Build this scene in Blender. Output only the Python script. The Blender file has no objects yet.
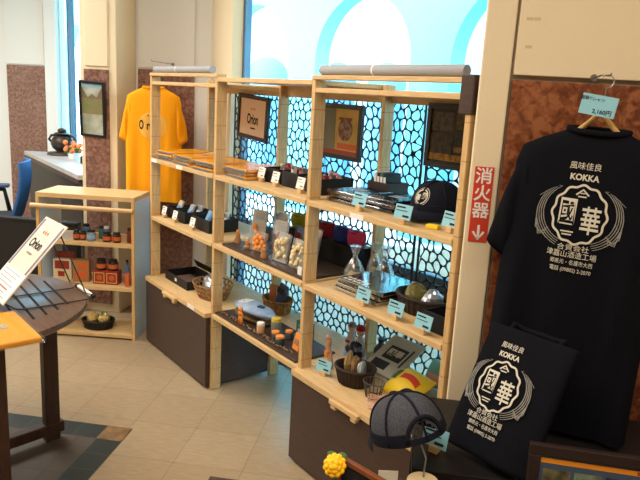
import bpy, math, random
from mathutils import Vector, Matrix, Euler
random.seed(7)
PI = math.pi
SC = bpy.context.scene
COL = SC.collection

# ---------------------------------------------------------------- camera
F_PX, PITCH, ROLL, YAW = 653.85, math.radians(12.41), math.radians(3.185), math.radians(-7.72)
fw = Vector((math.sin(YAW)*math.cos(PITCH), math.cos(YAW)*math.cos(PITCH), -math.sin(PITCH)))
rt = Vector((math.cos(YAW), -math.sin(YAW), 0)); up = rt.cross(fw)
r2 = math.cos(ROLL)*rt + math.sin(ROLL)*up
u2 = -math.sin(ROLL)*rt + math.cos(ROLL)*up
cam = bpy.data.objects.new('camera', bpy.data.cameras.new('camera'))
cam.data.sensor_width = 36; cam.data.lens = 36*F_PX/640; cam.data.clip_start = 0.05
m = Matrix((r2, u2, -fw)).transposed().to_4x4(); m.translation = (0, 0, 1.55)
cam.matrix_world = m
COL.objects.link(cam); SC.camera = cam
# ---------------------------------------------------------------- world, sun, lamps and fill, exposure
w = bpy.data.worlds.new('sky'); SC.world = w; w.use_nodes = True
bg = w.node_tree.nodes['Background']
bg.inputs[0].default_value = (0.58, 0.83, 1.0, 1); bg.inputs[1].default_value = 9.0
sl = bpy.data.lights.new('sun', 'SUN'); sl.energy = 3.0; sl.angle = 0.02; sl.color = (1, .97, .9)
so = bpy.data.objects.new('sun', sl); so.rotation_euler = (math.radians(42), 0, math.radians(-20)); COL.objects.link(so)
def area(x, y, z, sx, sy, e, c, rot=(0, 0, 0)):
    l = bpy.data.lights.new('lamp_or_fill', 'AREA'); l.shape = 'RECTANGLE'; l.size = sx; l.size_y = sy; l.energy = e; l.color = c
    o = bpy.data.objects.new('lamp_or_fill', l); o.location = (x, y, z); o.rotation_euler = rot; COL.objects.link(o); return o
WARM = (1, .88, .74)
area(-1.5, 1.9, 2.72, 1.6, 1.2, 41, WARM)
area(-0.6, 0.2, 2.72, 1.6, 1.2, 36, WARM)
area(1.3, 0.3, 2.72, 1.0, 1.0, 16, WARM)
area(-3.6, 3.6, 2.72, 1.5, 1.5, 100, (1, .97, .94))  # added fill, whitened to stand in for window daylight on the far left walls
vs = SC.view_settings
vs.view_transform = 'Standard'; vs.look = 'None'; vs.gamma = 1; vs.use_curve_mapping = False; vs.exposure = 0.22

# ---------------------------------------------------------------- frames of reference
SH = math.radians(45)
CX, CY = 3.67628, -1.51782
def S(X, Y, Z=0):            # rack frame: X along the racks, Y into their depth
    X -= CX; Y -= CY
    return (X*math.cos(SH)+Y*math.sin(SH), -X*math.sin(SH)+Y*math.cos(SH), Z)
RZ = -SH

# ---------------------------------------------------------------- materials
MATS = {}
def lin(c): return tuple(((v/255)/12.92 if v/255 <= .04045 else ((v/255+.055)/1.055)**2.4) for v in c)
def mat(name, rgb=(128, 128, 128), rough=.6, metal=0, rgb2=None, scale=8, stretch=(1, 1, 1), bump=0, alpha=1, spec=.4, contrast=(.35, .65), detail=4, emit=0, coat=0):
    if name in MATS: return MATS[name]
    M = bpy.data.materials.new(name); M.use_nodes = True; nt = M.node_tree
    b = nt.nodes['Principled BSDF']; c = lin(rgb)
    b.inputs['Base Color'].default_value = (*c, 1); b.inputs['Roughness'].default_value = rough; b.inputs['Metallic'].default_value = metal
    b.inputs['Specular IOR Level'].default_value = spec; b.inputs['Alpha'].default_value = alpha
    if coat: b.inputs['Coat Weight'].default_value = coat; b.inputs['Coat Roughness'].default_value = .08
    if rgb2 or bump:
        tc = nt.nodes.new('ShaderNodeTexCoord'); mp = nt.nodes.new('ShaderNodeMapping'); mp.inputs['Scale'].default_value = stretch
        nz = nt.nodes.new('ShaderNodeTexNoise'); nz.inputs['Scale'].default_value = scale; nz.inputs['Detail'].default_value = detail
        nt.links.new(tc.outputs['Object'], mp.inputs['Vector']); nt.links.new(mp.outputs[0], nz.inputs['Vector'])
        if rgb2:
            cr = nt.nodes.new('ShaderNodeValToRGB'); cr.color_ramp.elements[0].position = contrast[0]; cr.color_ramp.elements[1].position = contrast[1]
            cr.color_ramp.elements[0].color = (*c, 1); cr.color_ramp.elements[1].color = (*lin(rgb2), 1)
            nt.links.new(nz.outputs['Fac'], cr.inputs[0]); nt.links.new(cr.outputs[0], b.inputs['Base Color'])
        if bump:
            bp = nt.nodes.new('ShaderNodeBump'); bp.inputs['Strength'].default_value = bump; bp.inputs['Distance'].default_value = .004
            nt.links.new(nz.outputs['Fac'], bp.inputs['Height']); nt.links.new(bp.outputs[0], b.inputs['Normal'])
    MATS[name] = M; return M
def clear(name, tint=(1, 1, 1), gloss=.25, rough=.08, milk=0.0):
    if name in MATS: return MATS[name]
    M = bpy.data.materials.new(name); M.use_nodes = True; nt = M.node_tree; nt.nodes.clear()
    o = nt.nodes.new('ShaderNodeOutputMaterial'); t = nt.nodes.new('ShaderNodeBsdfTransparent'); g = nt.nodes.new('ShaderNodeBsdfGlossy'); mx = nt.nodes.new('ShaderNodeMixShader')
    t.inputs[0].default_value = (*tint, 1); g.inputs['Roughness'].default_value = rough
    mx.inputs[0].default_value = gloss; nt.links.new(t.outputs[0], mx.inputs[1]); nt.links.new(g.outputs[0], mx.inputs[2]); last = mx
    if milk:
        d = nt.nodes.new('ShaderNodeBsdfDiffuse'); d.inputs[0].default_value = (.8, .85, .9, 1); m2 = nt.nodes.new('ShaderNodeMixShader'); m2.inputs[0].default_value = milk
        nt.links.new(mx.outputs[0], m2.inputs[1]); nt.links.new(d.outputs[0], m2.inputs[2]); last = m2
    nt.links.new(last.outputs[0], o.inputs[0]); MATS[name] = M; return M
def granite(name, a, b_, c):
    M = mat(name, a, .25, spec=.5); nt = M.node_tree; b = nt.nodes['Principled BSDF']
    tc = nt.nodes.new('ShaderNodeTexCoord')
    n1 = nt.nodes.new('ShaderNodeTexNoise'); n1.inputs['Scale'].default_value = 42; n1.inputs['Detail'].default_value = 8; n1.inputs['Distortion'].default_value = .6
    n2 = nt.nodes.new('ShaderNodeTexNoise'); n2.inputs['Scale'].default_value = 4; n2.inputs['Detail'].default_value = 3
    cr = nt.nodes.new('ShaderNodeValToRGB'); e = cr.color_ramp.elements
    e[0].position = .36; e[0].color = (*lin(a), 1); e[1].position = .62; e[1].color = (*lin(c), 1)
    x = e.new(.5); x.color = (*lin(b_), 1)
    mx = nt.nodes.new('ShaderNodeMath'); mx.operation = 'MULTIPLY_ADD'; mx.inputs[1].default_value = .25
    for n in (n1, n2): nt.links.new(tc.outputs['Object'], n.inputs['Vector'])
    ad = nt.nodes.new('ShaderNodeMath'); ad.operation = 'SUBTRACT'; ad.inputs[1].default_value = .125
    nt.links.new(n2.outputs['Fac'], mx.inputs[0]); nt.links.new(n1.outputs['Fac'], mx.inputs[2]); nt.links.new(mx.outputs[0], ad.inputs[0])
    nt.links.new(ad.outputs[0], cr.inputs[0]); nt.links.new(cr.outputs[0], b.inputs['Base Color']); return M
def tiles(name, c1, c2, grout, w_, h_, mortar, streak=None, rough=.45, offset=0.0):
    M = mat(name, c1, rough); nt = M.node_tree; b = nt.nodes['Principled BSDF']
    tc = nt.nodes.new('ShaderNodeTexCoord'); br = nt.nodes.new('ShaderNodeTexBrick')
    br.offset = offset; br.inputs['Scale'].default_value = 1; br.inputs['Brick Width'].default_value = w_; br.inputs['Row Height'].default_value = h_; br.inputs['Mortar Size'].default_value = mortar
    br.inputs['Color1'].default_value = (*lin(c1), 1); br.inputs['Color2'].default_value = (*lin(c2), 1); br.inputs['Mortar'].default_value = (*lin(grout), 1)
    nt.links.new(tc.outputs['Object'], br.inputs['Vector'])
    nz = nt.nodes.new('ShaderNodeTexNoise'); nz.inputs['Scale'].default_value = 9; nz.inputs['Detail'].default_value = 5
    mp = nt.nodes.new('ShaderNodeMapping'); mp.inputs['Scale'].default_value = streak or (1, 1, 1); mp.inputs['Rotation'].default_value = (0, 0, .7)
    nt.links.new(tc.outputs['Object'], mp.inputs[0]); nt.links.new(mp.outputs[0], nz.inputs['Vector'])
    mx = nt.nodes.new('ShaderNodeMixRGB'); mx.blend_type = 'MULTIPLY'; mx.inputs[0].default_value = .55
    cr = nt.nodes.new('ShaderNodeValToRGB'); cr.color_ramp.elements[0].position = .3; cr.color_ramp.elements[0].color = (.62, .58, .52, 1); cr.color_ramp.elements[1].position = .7; cr.color_ramp.elements[1].color = (1, 1, 1, 1)
    nt.links.new(nz.outputs['Fac'], cr.inputs[0]); nt.links.new(br.outputs['Color'], mx.inputs[1]); nt.links.new(cr.outputs[0], mx.inputs[2]); nt.links.new(mx.outputs[0], b.inputs['Base Color'])
    return M
PINE = mat('pine', (218, 186, 136), .5, rgb2=(202, 166, 114), scale=5, stretch=(3, 30, 30))
PINEV = mat('pine_upright', (222, 184, 124), .5, rgb2=(203, 160, 98), scale=5, stretch=(30, 30, 3))
POSTM = mat('pine_post', (216, 182, 130), .5, rgb2=(198, 160, 106), scale=5, stretch=(30, 30, 3))
def _groove(M):                                  # shelf-pin grooves cut across the posts every 115 mm
    nt = M.node_tree; b = nt.nodes['Principled BSDF']; src = b.inputs['Base Color'].links[0].from_socket
    tc = nt.nodes.new('ShaderNodeTexCoord'); sp = nt.nodes.new('ShaderNodeSeparateXYZ'); nt.links.new(tc.outputs['Object'], sp.inputs[0])
    a = nt.nodes.new('ShaderNodeMath'); a.operation = 'MODULO'; a.inputs[1].default_value = .115; nt.links.new(sp.outputs['Z'], a.inputs[0])
    l = nt.nodes.new('ShaderNodeMath'); l.operation = 'LESS_THAN'; l.inputs[1].default_value = .004; nt.links.new(a.outputs[0], l.inputs[0])
    mx = nt.nodes.new('ShaderNodeMixRGB'); mx.inputs[2].default_value = (*lin((184, 142, 90)), 1); nt.links.new(l.outputs[0], mx.inputs[0]); nt.links.new(src, mx.inputs[1]); nt.links.new(mx.outputs[0], b.inputs['Base Color'])
_groove(POSTM)
DKWOOD = mat('dark_veneer', (72, 54, 46), .45, rgb2=(60, 44, 38), scale=5, stretch=(4, 4, 40))
TABLEW = mat('table_wood_sheen', (112, 88, 76), .32, rgb2=(90, 70, 60), scale=6, stretch=(2, 14, 14))  # brown wood, its colour lightened to carry the reflection on the tabletop
LEGW = mat('table_leg_wood', (70, 46, 34), .45, rgb2=(56, 36, 28), scale=6, stretch=(10, 10, 2))
BLACK = mat('black_matte', (22, 21, 22), .6)
BLACKG = mat('black_gloss', (18, 18, 20), .25)
BLKCLOTH = mat('black_cotton', (15, 16, 22), .95, spec=.1, bump=.15, scale=300)
NAVY = mat('navy_fabric', (24, 26, 38), .9, spec=.15, bump=.2, scale=200)
CAPMESH = mat('cap_mesh', (74, 75, 82), .9, spec=.15, rgb2=(60, 61, 68), scale=300, contrast=(.40, .60), detail=0)
ORANGE = mat('orange_cotton', (246, 164, 22), .9, spec=.15, bump=.15, scale=200)
ORANGED = mat('orange_rib', (232, 148, 16), .9, spec=.15)
PRINT = mat('cream_print', (206, 200, 184), .8)
GRAYPRINT = mat('gray_print', (140, 138, 132), .8)
INK = mat('ink', (30, 26, 30), .8)
TEAL = mat('teal_card', (138, 194, 210), .7)
WHITE = mat('white_card', (236, 234, 228), .7)
PAPER = mat('cream_paper', (222, 214, 196), .7, rgb2=(206, 196, 176), scale=12)
PINKPAPER = mat('tan_paper', (234, 208, 186), .75)
RED = mat('sign_red', (206, 62, 40), .5)
CREAM = mat('cream_wall', (232, 216, 184), .6)
COOLW = mat('white_panel', (226, 226, 224), .6)
GAP = mat('panel_gap', (160, 148, 128), .8)
GRAN = granite('granite', (96, 50, 30), (126, 70, 42), (152, 94, 60))
GRANL = granite('granite_far', (108, 76, 66), (132, 96, 84), (150, 114, 102))
PLASTIC = clear('clear_plastic', (.96, .97, 1), .22, .12)
FILM = clear('cellophane', (.97, .98, 1), .24, .15, .08)
GLASS = clear('pane_glass', (.92, .98, 1), .05, .02)
FRAMEM = mat('window_metal', (96, 126, 150), .4, metal=.3)
LATT = mat('lattice_metal', (20, 28, 44), .5)
WICKER = mat('dark_wicker', (52, 38, 30), .7, rgb2=(34, 24, 18), scale=60, stretch=(1, 1, 3), bump=.5)
WICKL = mat('light_wicker', (176, 132, 78), .7, rgb2=(130, 92, 50), scale=60, bump=.5)
GOLD = mat('gold_foil', (240, 214, 140), .28, metal=.5)
SILVER = mat('silver_foil', (190, 196, 206), .25, metal=.6)
BLUEG = mat('slate_blue', (70, 90, 126), .6)
PALEB = mat('pale_blue_paper', (168, 190, 216), .6, rgb2=(128, 152, 186), scale=14)
GREEN = mat('green_print', (70, 140, 100), .6)
YELLOW = mat('yellow_print', (240, 204, 40), .55)
PINK = mat('pink_fabric', (216, 66, 120), .8)
REDF = mat('red_fabric', (150, 24, 44), .8)
BLUEF = mat('blue_fabric', (40, 56, 140), .8)
ORN = mat('orange_clay', (232, 142, 62), .7)
SHELLC = mat('cream_shell', (226, 206, 160), .6)
GRAYM = mat('gray_tube', (158, 160, 166), .6)
STEEL = mat('steel', (150, 150, 154), .3, metal=.9)
BRONZE = mat('dark_bronze', (52, 44, 40), .4, metal=.4)
LEAF = mat('leaf', (52, 96, 40), .6)

# ---------------------------------------------------------------- mesh builder
class MB:
    def __init__(s): s.v = []; s.f = []; s.M = Matrix.Identity(4)
    def add(s, v, f):
        o = len(s.v); s.v += [tuple(s.M @ Vector(p)) for p in v]; s.f += [[i+o for i in q] for q in f]; return s
    def box(s, x0, x1, y0, y1, z0, z1, R=None):
        v = [(x, y, z) for z in (z0, z1) for y in (y0, y1) for x in (x0, x1)]
        if R is not None:
            c = Vector(((x0+x1)/2, (y0+y1)/2, (z0+z1)/2)); e = Euler(R).to_matrix(); v = [tuple(c+e @ (Vector(p)-c)) for p in v]
        return s.add(v, [(0, 2, 3, 1), (4, 5, 7, 6), (0, 1, 5, 4), (2, 6, 7, 3), (0, 4, 6, 2), (1, 3, 7, 5)])
    def lathe(s, prof, c=(0, 0, 0), n=24, sx=1, sy=1, cap=True):
        v = []; f = []
        for r, z in prof:
            for k in range(n): a = 2*PI*k/n; v.append((c[0]+r*sx*math.cos(a), c[1]+r*sy*math.sin(a), c[2]+z))
        for j in range(len(prof)-1):
            for k in range(n): f.append((j*n+k, j*n+(k+1) % n, (j+1)*n+(k+1) % n, (j+1)*n+k))
        if cap: f.append(list(range(n))[::-1]); f.append([(len(prof)-1)*n+k for k in range(n)])
        return s.add(v, f)
    def tube(s, pts, r, n=8, closed=False):
        P = [Vector(p) for p in pts]; m_ = len(P); v = []; f = []; up_ = None
        rs = r if isinstance(r, (list, tuple)) else [r]*m_
        for i in range(m_):
            if closed: t = P[(i+1) % m_]-P[i-1]
            else: t = P[min(i+1, m_-1)]-P[max(i-1, 0)]
            t.normalize()
            if up_ is None: up_ = t.orthogonal().normalized()
            up_ = (up_-t*up_.dot(t)).normalized(); sd = t.cross(up_)
            for k in range(n): a = 2*PI*k/n; v.append(tuple(P[i]+rs[i]*(math.cos(a)*up_+math.sin(a)*sd)))
        for i in range(m_ if closed else m_-1):
            for k in range(n): j = (i+1) % m_; f.append((i*n+k, i*n+(k+1) % n, j*n+(k+1) % n, j*n+k))
        if not closed: f.append(list(range(n))[::-1]); f.append([(m_-1)*n+k for k in range(n)])
        return s.add(v, f)
    def prism(s, poly, a, b, plane='xy'):     # polygon in xy (extruded z), or xz (extruded y)
        n = len(poly)
        g = (lambda p, t: (p[0], p[1], t)) if plane == 'xy' else (lambda p, t: (p[0], t, p[1]))
        v = [g(p, a) for p in poly]+[g(p, b) for p in poly]
        return s.add(v, [list(range(n))[::-1], list(range(n, 2*n))]+[(i, (i+1) % n, n+(i+1) % n, n+i) for i in range(n)])
    def sphere(s, c, rx, ry=None, rz=None, nu=14, nv=9, jit=0):
        ry = ry or rx; rz = rz or rx; v = []; f = []
        for j in range(nv+1):
            t = PI*j/nv
            for k in range(nu):
                a = 2*PI*k/nu; q = 1+(random.uniform(-jit, jit) if jit else 0)
                v.append((c[0]+rx*q*math.sin(t)*math.cos(a), c[1]+ry*q*math.sin(t)*math.sin(a), c[2]+rz*q*math.cos(t)))
        for j in range(nv):
            for k in range(nu): f.append((j*nu+k, (j+1)*nu+k, (j+1)*nu+(k+1) % nu, j*nu+(k+1) % nu))
        return s.add(v, f)
    def rings(s, R, cap=True):
        n = len(R[0]); v = [p for r in R for p in r]; f = []
        for j in range(len(R)-1):
            for k in range(n): f.append((j*n+k, j*n+(k+1) % n, (j+1)*n+(k+1) % n, (j+1)*n+k))
        if cap: f.append(list(range(n))[::-1]); f.append([(len(R)-1)*n+k for k in range(n)])
        return s.add(v, f)
    def sheet(s, fn, nu, nv, th=.002):        # fn(u,v)->point, thin shell along z
        v = []; f = []
        for d in (0, -th):
            for j in range(nv+1):
                for i in range(nu+1): p = fn(i/nu, j/nv); v.append((p[0], p[1], p[2]+d))
        N = (nu+1)*(nv+1); I = lambda i, j, k: k*N+j*(nu+1)+i
        for j in range(nv):
            for i in range(nu):
                f.append((I(i, j, 0), I(i+1, j, 0), I(i+1, j+1, 0), I(i, j+1, 0))); f.append((I(i, j, 1), I(i, j+1, 1), I(i+1, j+1, 1), I(i+1, j, 1)))
        for i in range(nu): f.append((I(i, 0, 0), I(i, 0, 1), I(i+1, 0, 1), I(i+1, 0, 0))); f.append((I(i, nv, 0), I(i+1, nv, 0), I(i+1, nv, 1), I(i, nv, 1)))
        for j in range(nv): f.append((I(0, j, 0), I(0, j+1, 0), I(0, j+1, 1), I(0, j, 1))); f.append((I(nu, j, 0), I(nu, j, 1), I(nu, j+1, 1), I(nu, j+1, 0)))
        return s.add(v, f)
    def ribbon(s, pts, wd, fn=None, th=.0012, closed=False):   # flat stroke in the xz plane facing -y
        n = len(pts); v = []; f = []
        fn = fn or (lambda x, z: 0)
        for i, p in enumerate(pts):
            a = pts[(i-1) % n] if closed else pts[max(i-1, 0)]; b = pts[(i+1) % n] if closed else pts[min(i+1, n-1)]
            dx, dz = b[0]-a[0], b[1]-a[1]; L = math.hypot(dx, dz) or 1; nx, nz = -dz/L, dx/L
            wd_ = wd[i] if isinstance(wd, (list, tuple)) else wd
            for sg in (-1, 1):
                x, z = p[0]+sg*nx*wd_/2, p[1]+sg*nz*wd_/2; y = fn(x, z); v += [(x, y-th, z), (x, y, z)]
        for i in range(n if closed else n-1):
            a, b = i*4, ((i+1) % n)*4
            f += [(a, a+2, b+2, b), (a+1, b+1, b+3, a+3), (a, b, b+1, a+1), (a+2, a+3, b+3, b+2)]
        return s.add(v, f)
    def out(s, name, material, parent=None, bevel=0, smooth=False, loc=None, rz=0, kind=None, seg=2):
        me = bpy.data.meshes.new(name); me.from_pydata(s.v, [], s.f); me.update()
        import bmesh
        b = bmesh.new(); b.from_mesh(me); bmesh.ops.recalc_face_normals(b, faces=b.faces); b.to_mesh(me); b.free()
        me.materials.append(material)
        o = bpy.data.objects.new(name, me); COL.objects.link(o)
        if parent: o.parent = parent
        if loc is not None: o.location = loc
        o.rotation_euler[2] = rz
        if smooth:
            for p in me.polygons: p.use_smooth = True
            if smooth != 'all':
                try: me.set_sharp_from_angle(angle=.7)
                except Exception: pass
        if bevel:
            md = o.modifiers.new('bevel', 'BEVEL'); md.width = bevel; md.segments = seg; md.limit_method = 'ANGLE'
        if kind: o['kind'] = kind
        return o
def tag(o, label, cat, group=None):
    o['label'] = label; o['category'] = cat
    if group: o['group'] = group
    return o
def thing(name, label, cat, loc=(0, 0, 0), rz=0, group=None, rot=None):
    o = bpy.data.objects.new(name, None); COL.objects.link(o); o.empty_display_size = .05
    o.location = loc; o.rotation_euler = rot if rot else (0, 0, rz); return tag(o, label, cat, group)
def dup(root, loc, rz=None, label=None, group=None, rot=None):
    def cp(o, par):
        c = o.copy(); COL.objects.link(c)
        if par: c.parent = par
        for ch in list(o.children): cp(ch, c)
        return c
    r = cp(root, None); r.location = loc
    if rz is not None: r.rotation_euler = (0, 0, rz)
    if rot: r.rotation_euler = rot
    if label: r['label'] = label
    if group: r['group'] = group
    return r
def struct(name, mb, material, bevel=0, loc=None, rz=0, parent=None, smooth=False):
    return mb.out(name, material, parent, bevel, smooth, loc, rz, kind=None if parent else 'structure')
def text(name, body, size, parent, material, x=0, z=0, y=0, fn=None, sx=1, bold=0, flat=False, align='CENTER', slant=0):
    cu = bpy.data.curves.new('t', 'FONT'); cu.body = body; cu.size = size; cu.align_x = align; cu.align_y = 'CENTER'; cu.extrude = .0003; cu.offset = bold; cu.resolution_u = 3
    o = bpy.data.objects.new('t', cu); COL.objects.link(o)
    dg = bpy.context.evaluated_depsgraph_get(); dg.update()
    me = bpy.data.meshes.new_from_object(o.evaluated_get(dg)); bpy.data.objects.remove(o); bpy.data.curves.remove(cu)
    for vv in me.vertices:
        a, b, c = vv.co; a = a*sx+slant*b
        if flat: vv.co = (x+a, z+b, y+c+.0004)         # lies on a horizontal face
        else:
            px, pz = x+a, z+b; vv.co = (px, (fn(px, pz) if fn else y)-.0006-c, pz)
    me.materials.clear(); me.materials.append(material); me.name = name
    t = bpy.data.objects.new(name, me); COL.objects.link(t); t.parent = parent; return t

# ================================================================ STRUCTURE
FLOORM = tiles('floor_tile', (174, 154, 125), (166, 145, 116), (140, 121, 95), .30, .30, .0018, (2, 12, 2), .36)
struct('floor', MB().box(-5.2, 2.8, -2.8, 7.0, -.1, 0), FLOORM)
struct('ceiling', MB().box(-5.2, 2.8, -2.8, 6.6, 2.8, 2.9), mat('ceiling_white', (236, 230, 216), .8))
struct('wall_front', MB().box(-5.2, 2.8, -2.8, -2.7, 0, 2.8), CREAM)
struct('wall_west', MB().box(-5.2, -5.1, -2.7, 6.4, 0, 2.8), CREAM)
struct('wall_east', MB().box(2.6, 2.7, -2.7, 2.1, 0, 2.8), CREAM)
# slate inlay with a dark border
SL1 = tiles('slate_border', (44, 56, 54), (34, 44, 44), (76, 80, 70), .118, .118, .002, None, .4)
SL2 = tiles('slate_field', (96, 80, 64), (80, 70, 60), (70, 62, 52), .2, .2, .003, None, .5)
SL3 = mat('slate_corner', (140, 108, 66), .5, rgb2=(90, 60, 40), scale=14)
IX, IY = -1.18, 2.62
struct('trim_1', MB().box(-1.0, -.118, -.118, 0, 0, .003).box(-.118, 0, -1.2, -.118, 0, .003), SL1, loc=(IX, IY, 0))
struct('trim_2', MB().box(-1.0, -.118, -1.2, -.118, 0, .0025), SL2, loc=(IX, IY, 0))
struct('trim_3', MB().box(-.118, 0, -.118, 0, 0, .0035), SL3, loc=(IX, IY, 0))
# right wall: cream column strip, cream panel above, granite below, shadow gap
YR = 1.96
cxs = .168
struct('wall_right', MB().box(cxs+.02, 2.7, YR+.02, YR+.14, 0, 2.8), GAP)
struct('trim_4', MB().box(cxs, .250, YR, YR+.03, 0, 2.8), CREAM, .004)
struct('trim_5', MB().box(.258, 2.6, YR, YR+.03, 1.638, 2.8), CREAM, .002)
struct('trim_6', MB().box(.258, 2.6, YR, YR+.03, 0.06, 1.624), GRAN, .002)
# window wall, turned a little from the racks
WA = RZ+math.radians(4.57)
W0 = Vector(S(.10, .468)); wd = Vector((math.cos(WA), math.sin(WA), 0)); wn = Vector((-wd.y, wd.x, 0))
WL = 2.30
WE = W0+wd*WL
def wallseg(name, a, b, th, z0, z1, material, parent=None):
    a = Vector((a[0], a[1], 0)); b = Vector((b[0], b[1], 0)); d = b-a; L = d.length; ang = math.atan2(d.y, d.x)
    return struct(name, MB().box(0, L, 0, th, z0, z1), material, loc=a, rz=ang, parent=parent)
wallseg('wall_return', (WE.x+.10*wn.x, WE.y+.10*wn.y), (cxs+.020, YR+.024), .02, 0, 2.8, CREAM)
bk = wallseg('wall_corner', (-1.40, 4.40), (W0.x, W0.y), .1, 0, 2.8, CREAM)
struct('wall_back', MB().box(-2.2, -1.39, 4.40, 4.5, 0, 2.8), COOLW)
struct('trim_7', MB().box(-1.915, -1.515, 4.385, 4.40, .06, 1.664), GRANL, .002)
struct('trim_8', MB().box(-1.915, -1.515, 4.385, 4.40, 1.674, 2.8), COOLW, .002)
struct('wall_column', MB().box(-2.185, -1.935, 4.10, 4.40, 0, 2.8), CREAM, .004)
struct('trim_9', MB().box(-2.155, -1.985, 4.088, 4.10, .06, 1.64), GRANL, .002)
struct('trim_10', MB().box(-2.145, -1.99, 4.09, 4.10, 1.66, 2.8), CREAM, .002)
struct('wall_left', MB().box(-5.1, -3.56, 6.3, 6.4, 0, 2.8), COOLW)
struct('trim_11', MB().box(-4.14, -3.73, 6.285, 6.30, .06, 1.69), GRANL, .002)
struct('trim_12', MB().box(-4.14, -3.73, 6.285, 6.30, 1.70, 2.8), COOLW, .002)
struct('trim_13', MB().box(-3.70, -3.57, 6.24, 6.30, 0, 2.8), COOLW, .004)
struct('baseboard_right', MB().box(cxs, 2.6, YR-.006, YR, 0, .06), mat('skirting', (120, 108, 92), .6), .002)

def window(name, org, ang, L, mull, transom):
    w_ = MB()
    for x in mull: w_.box(x-.02, x+.02, .06, .11, 0, 2.8)
    for z0, z1 in transom: w_.box(0, L, .065, .105, z0, z1)
    f = struct(name, w_, FRAMEM, .003, loc=org, rz=ang)
    p = MB().box(0, L, .083, .087, .02, 2.78).out('pane', GLASS, f)
    return f
w1 = window('window_1', W0, WA, WL+.03, (.02, WL-.02), ((0, .05), (.63, .77), (2.72, 2.8)))
a2 = math.atan2(4.46-6.3, -2.0+3.56)
window('window_2', Vector((-3.56, 6.3, 0)), a2, math.hypot(1.56, 1.84), (.03, .12, 2.36), ((0, .05), (2.70, 2.8)))

# ---- outside: terrace, pale blue arcade and bright walls behind its arches
GROUT = mat('terrace_stone', (214, 214, 208), .8)
gt = MB(); gt.box(-14, 9, .25, 9, -.3, -.05).out('floor_terrace', GROUT, None, loc=W0, rz=WA, kind='structure')
ARC = mat('arcade_blue', (124, 206, 222), .8)
ARW = mat('arcade_white', (246, 248, 248), .8)
AY = 3.6
def arch_wall():
    b = MB(); n = 22; half = 0.84; pitch = 2.25
    for k in range(-4, 5):
        c = AR0+k*pitch; poly = [(c-pitch/2, -.05), (c-half, -.05), (c-half, 2.0)]
        for i in range(1, n): a = PI-PI*i/n; poly.append((c+half*math.cos(a), 2.0+.80*math.sin(a)))
        poly += [(c+half, 2.0), (c+half, -.05), (c+pitch/2, -.05), (c+pitch/2, 4.6), (c-pitch/2, 4.6)]
        b.prism(poly, AY, AY+.25, 'xz')
    return b
AR0 = -2.6
aw = arch_wall().out('arcade_wall', ARC, loc=W0, rz=WA)
tag(aw, 'pale turquoise arcade wall with tall round arches outside the window', 'building')
bw = MB().box(-15, 9, AY+1.6, AY+1.8, -.05, 5).out('courtyard_wall', ARW, loc=W0, rz=WA)
tag(bw, 'bright white wall seen through the arches outside the window', 'building')
for i, (x, r) in enumerate(((-5.22, .34), (-3.55, .25), (-2.62, .25), (-.6, .3))):
    d = MB().lathe([(r, 0), (r, 1.82), (r*.92, 1.82+.42*r), (r*.7, 1.82+.74*r), (r*.38, 1.82+.94*r), (.01, 1.82+r)], n=20).out('garden_post', mat('post_blue', (110, 176, 216), .7), smooth=True, loc=W0+wd*x+wn*(AY+.55)+Vector((0, 0, -.05)), rz=WA)
    tag(d, ['round-topped blue post under the leftmost arch outside', 'round-topped blue post at the left side of the middle arch', 'round-topped blue post at the right side of the middle arch', 'round-topped blue post under the rightmost arch outside'][i], 'post', 'blue posts outside the window')

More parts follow.
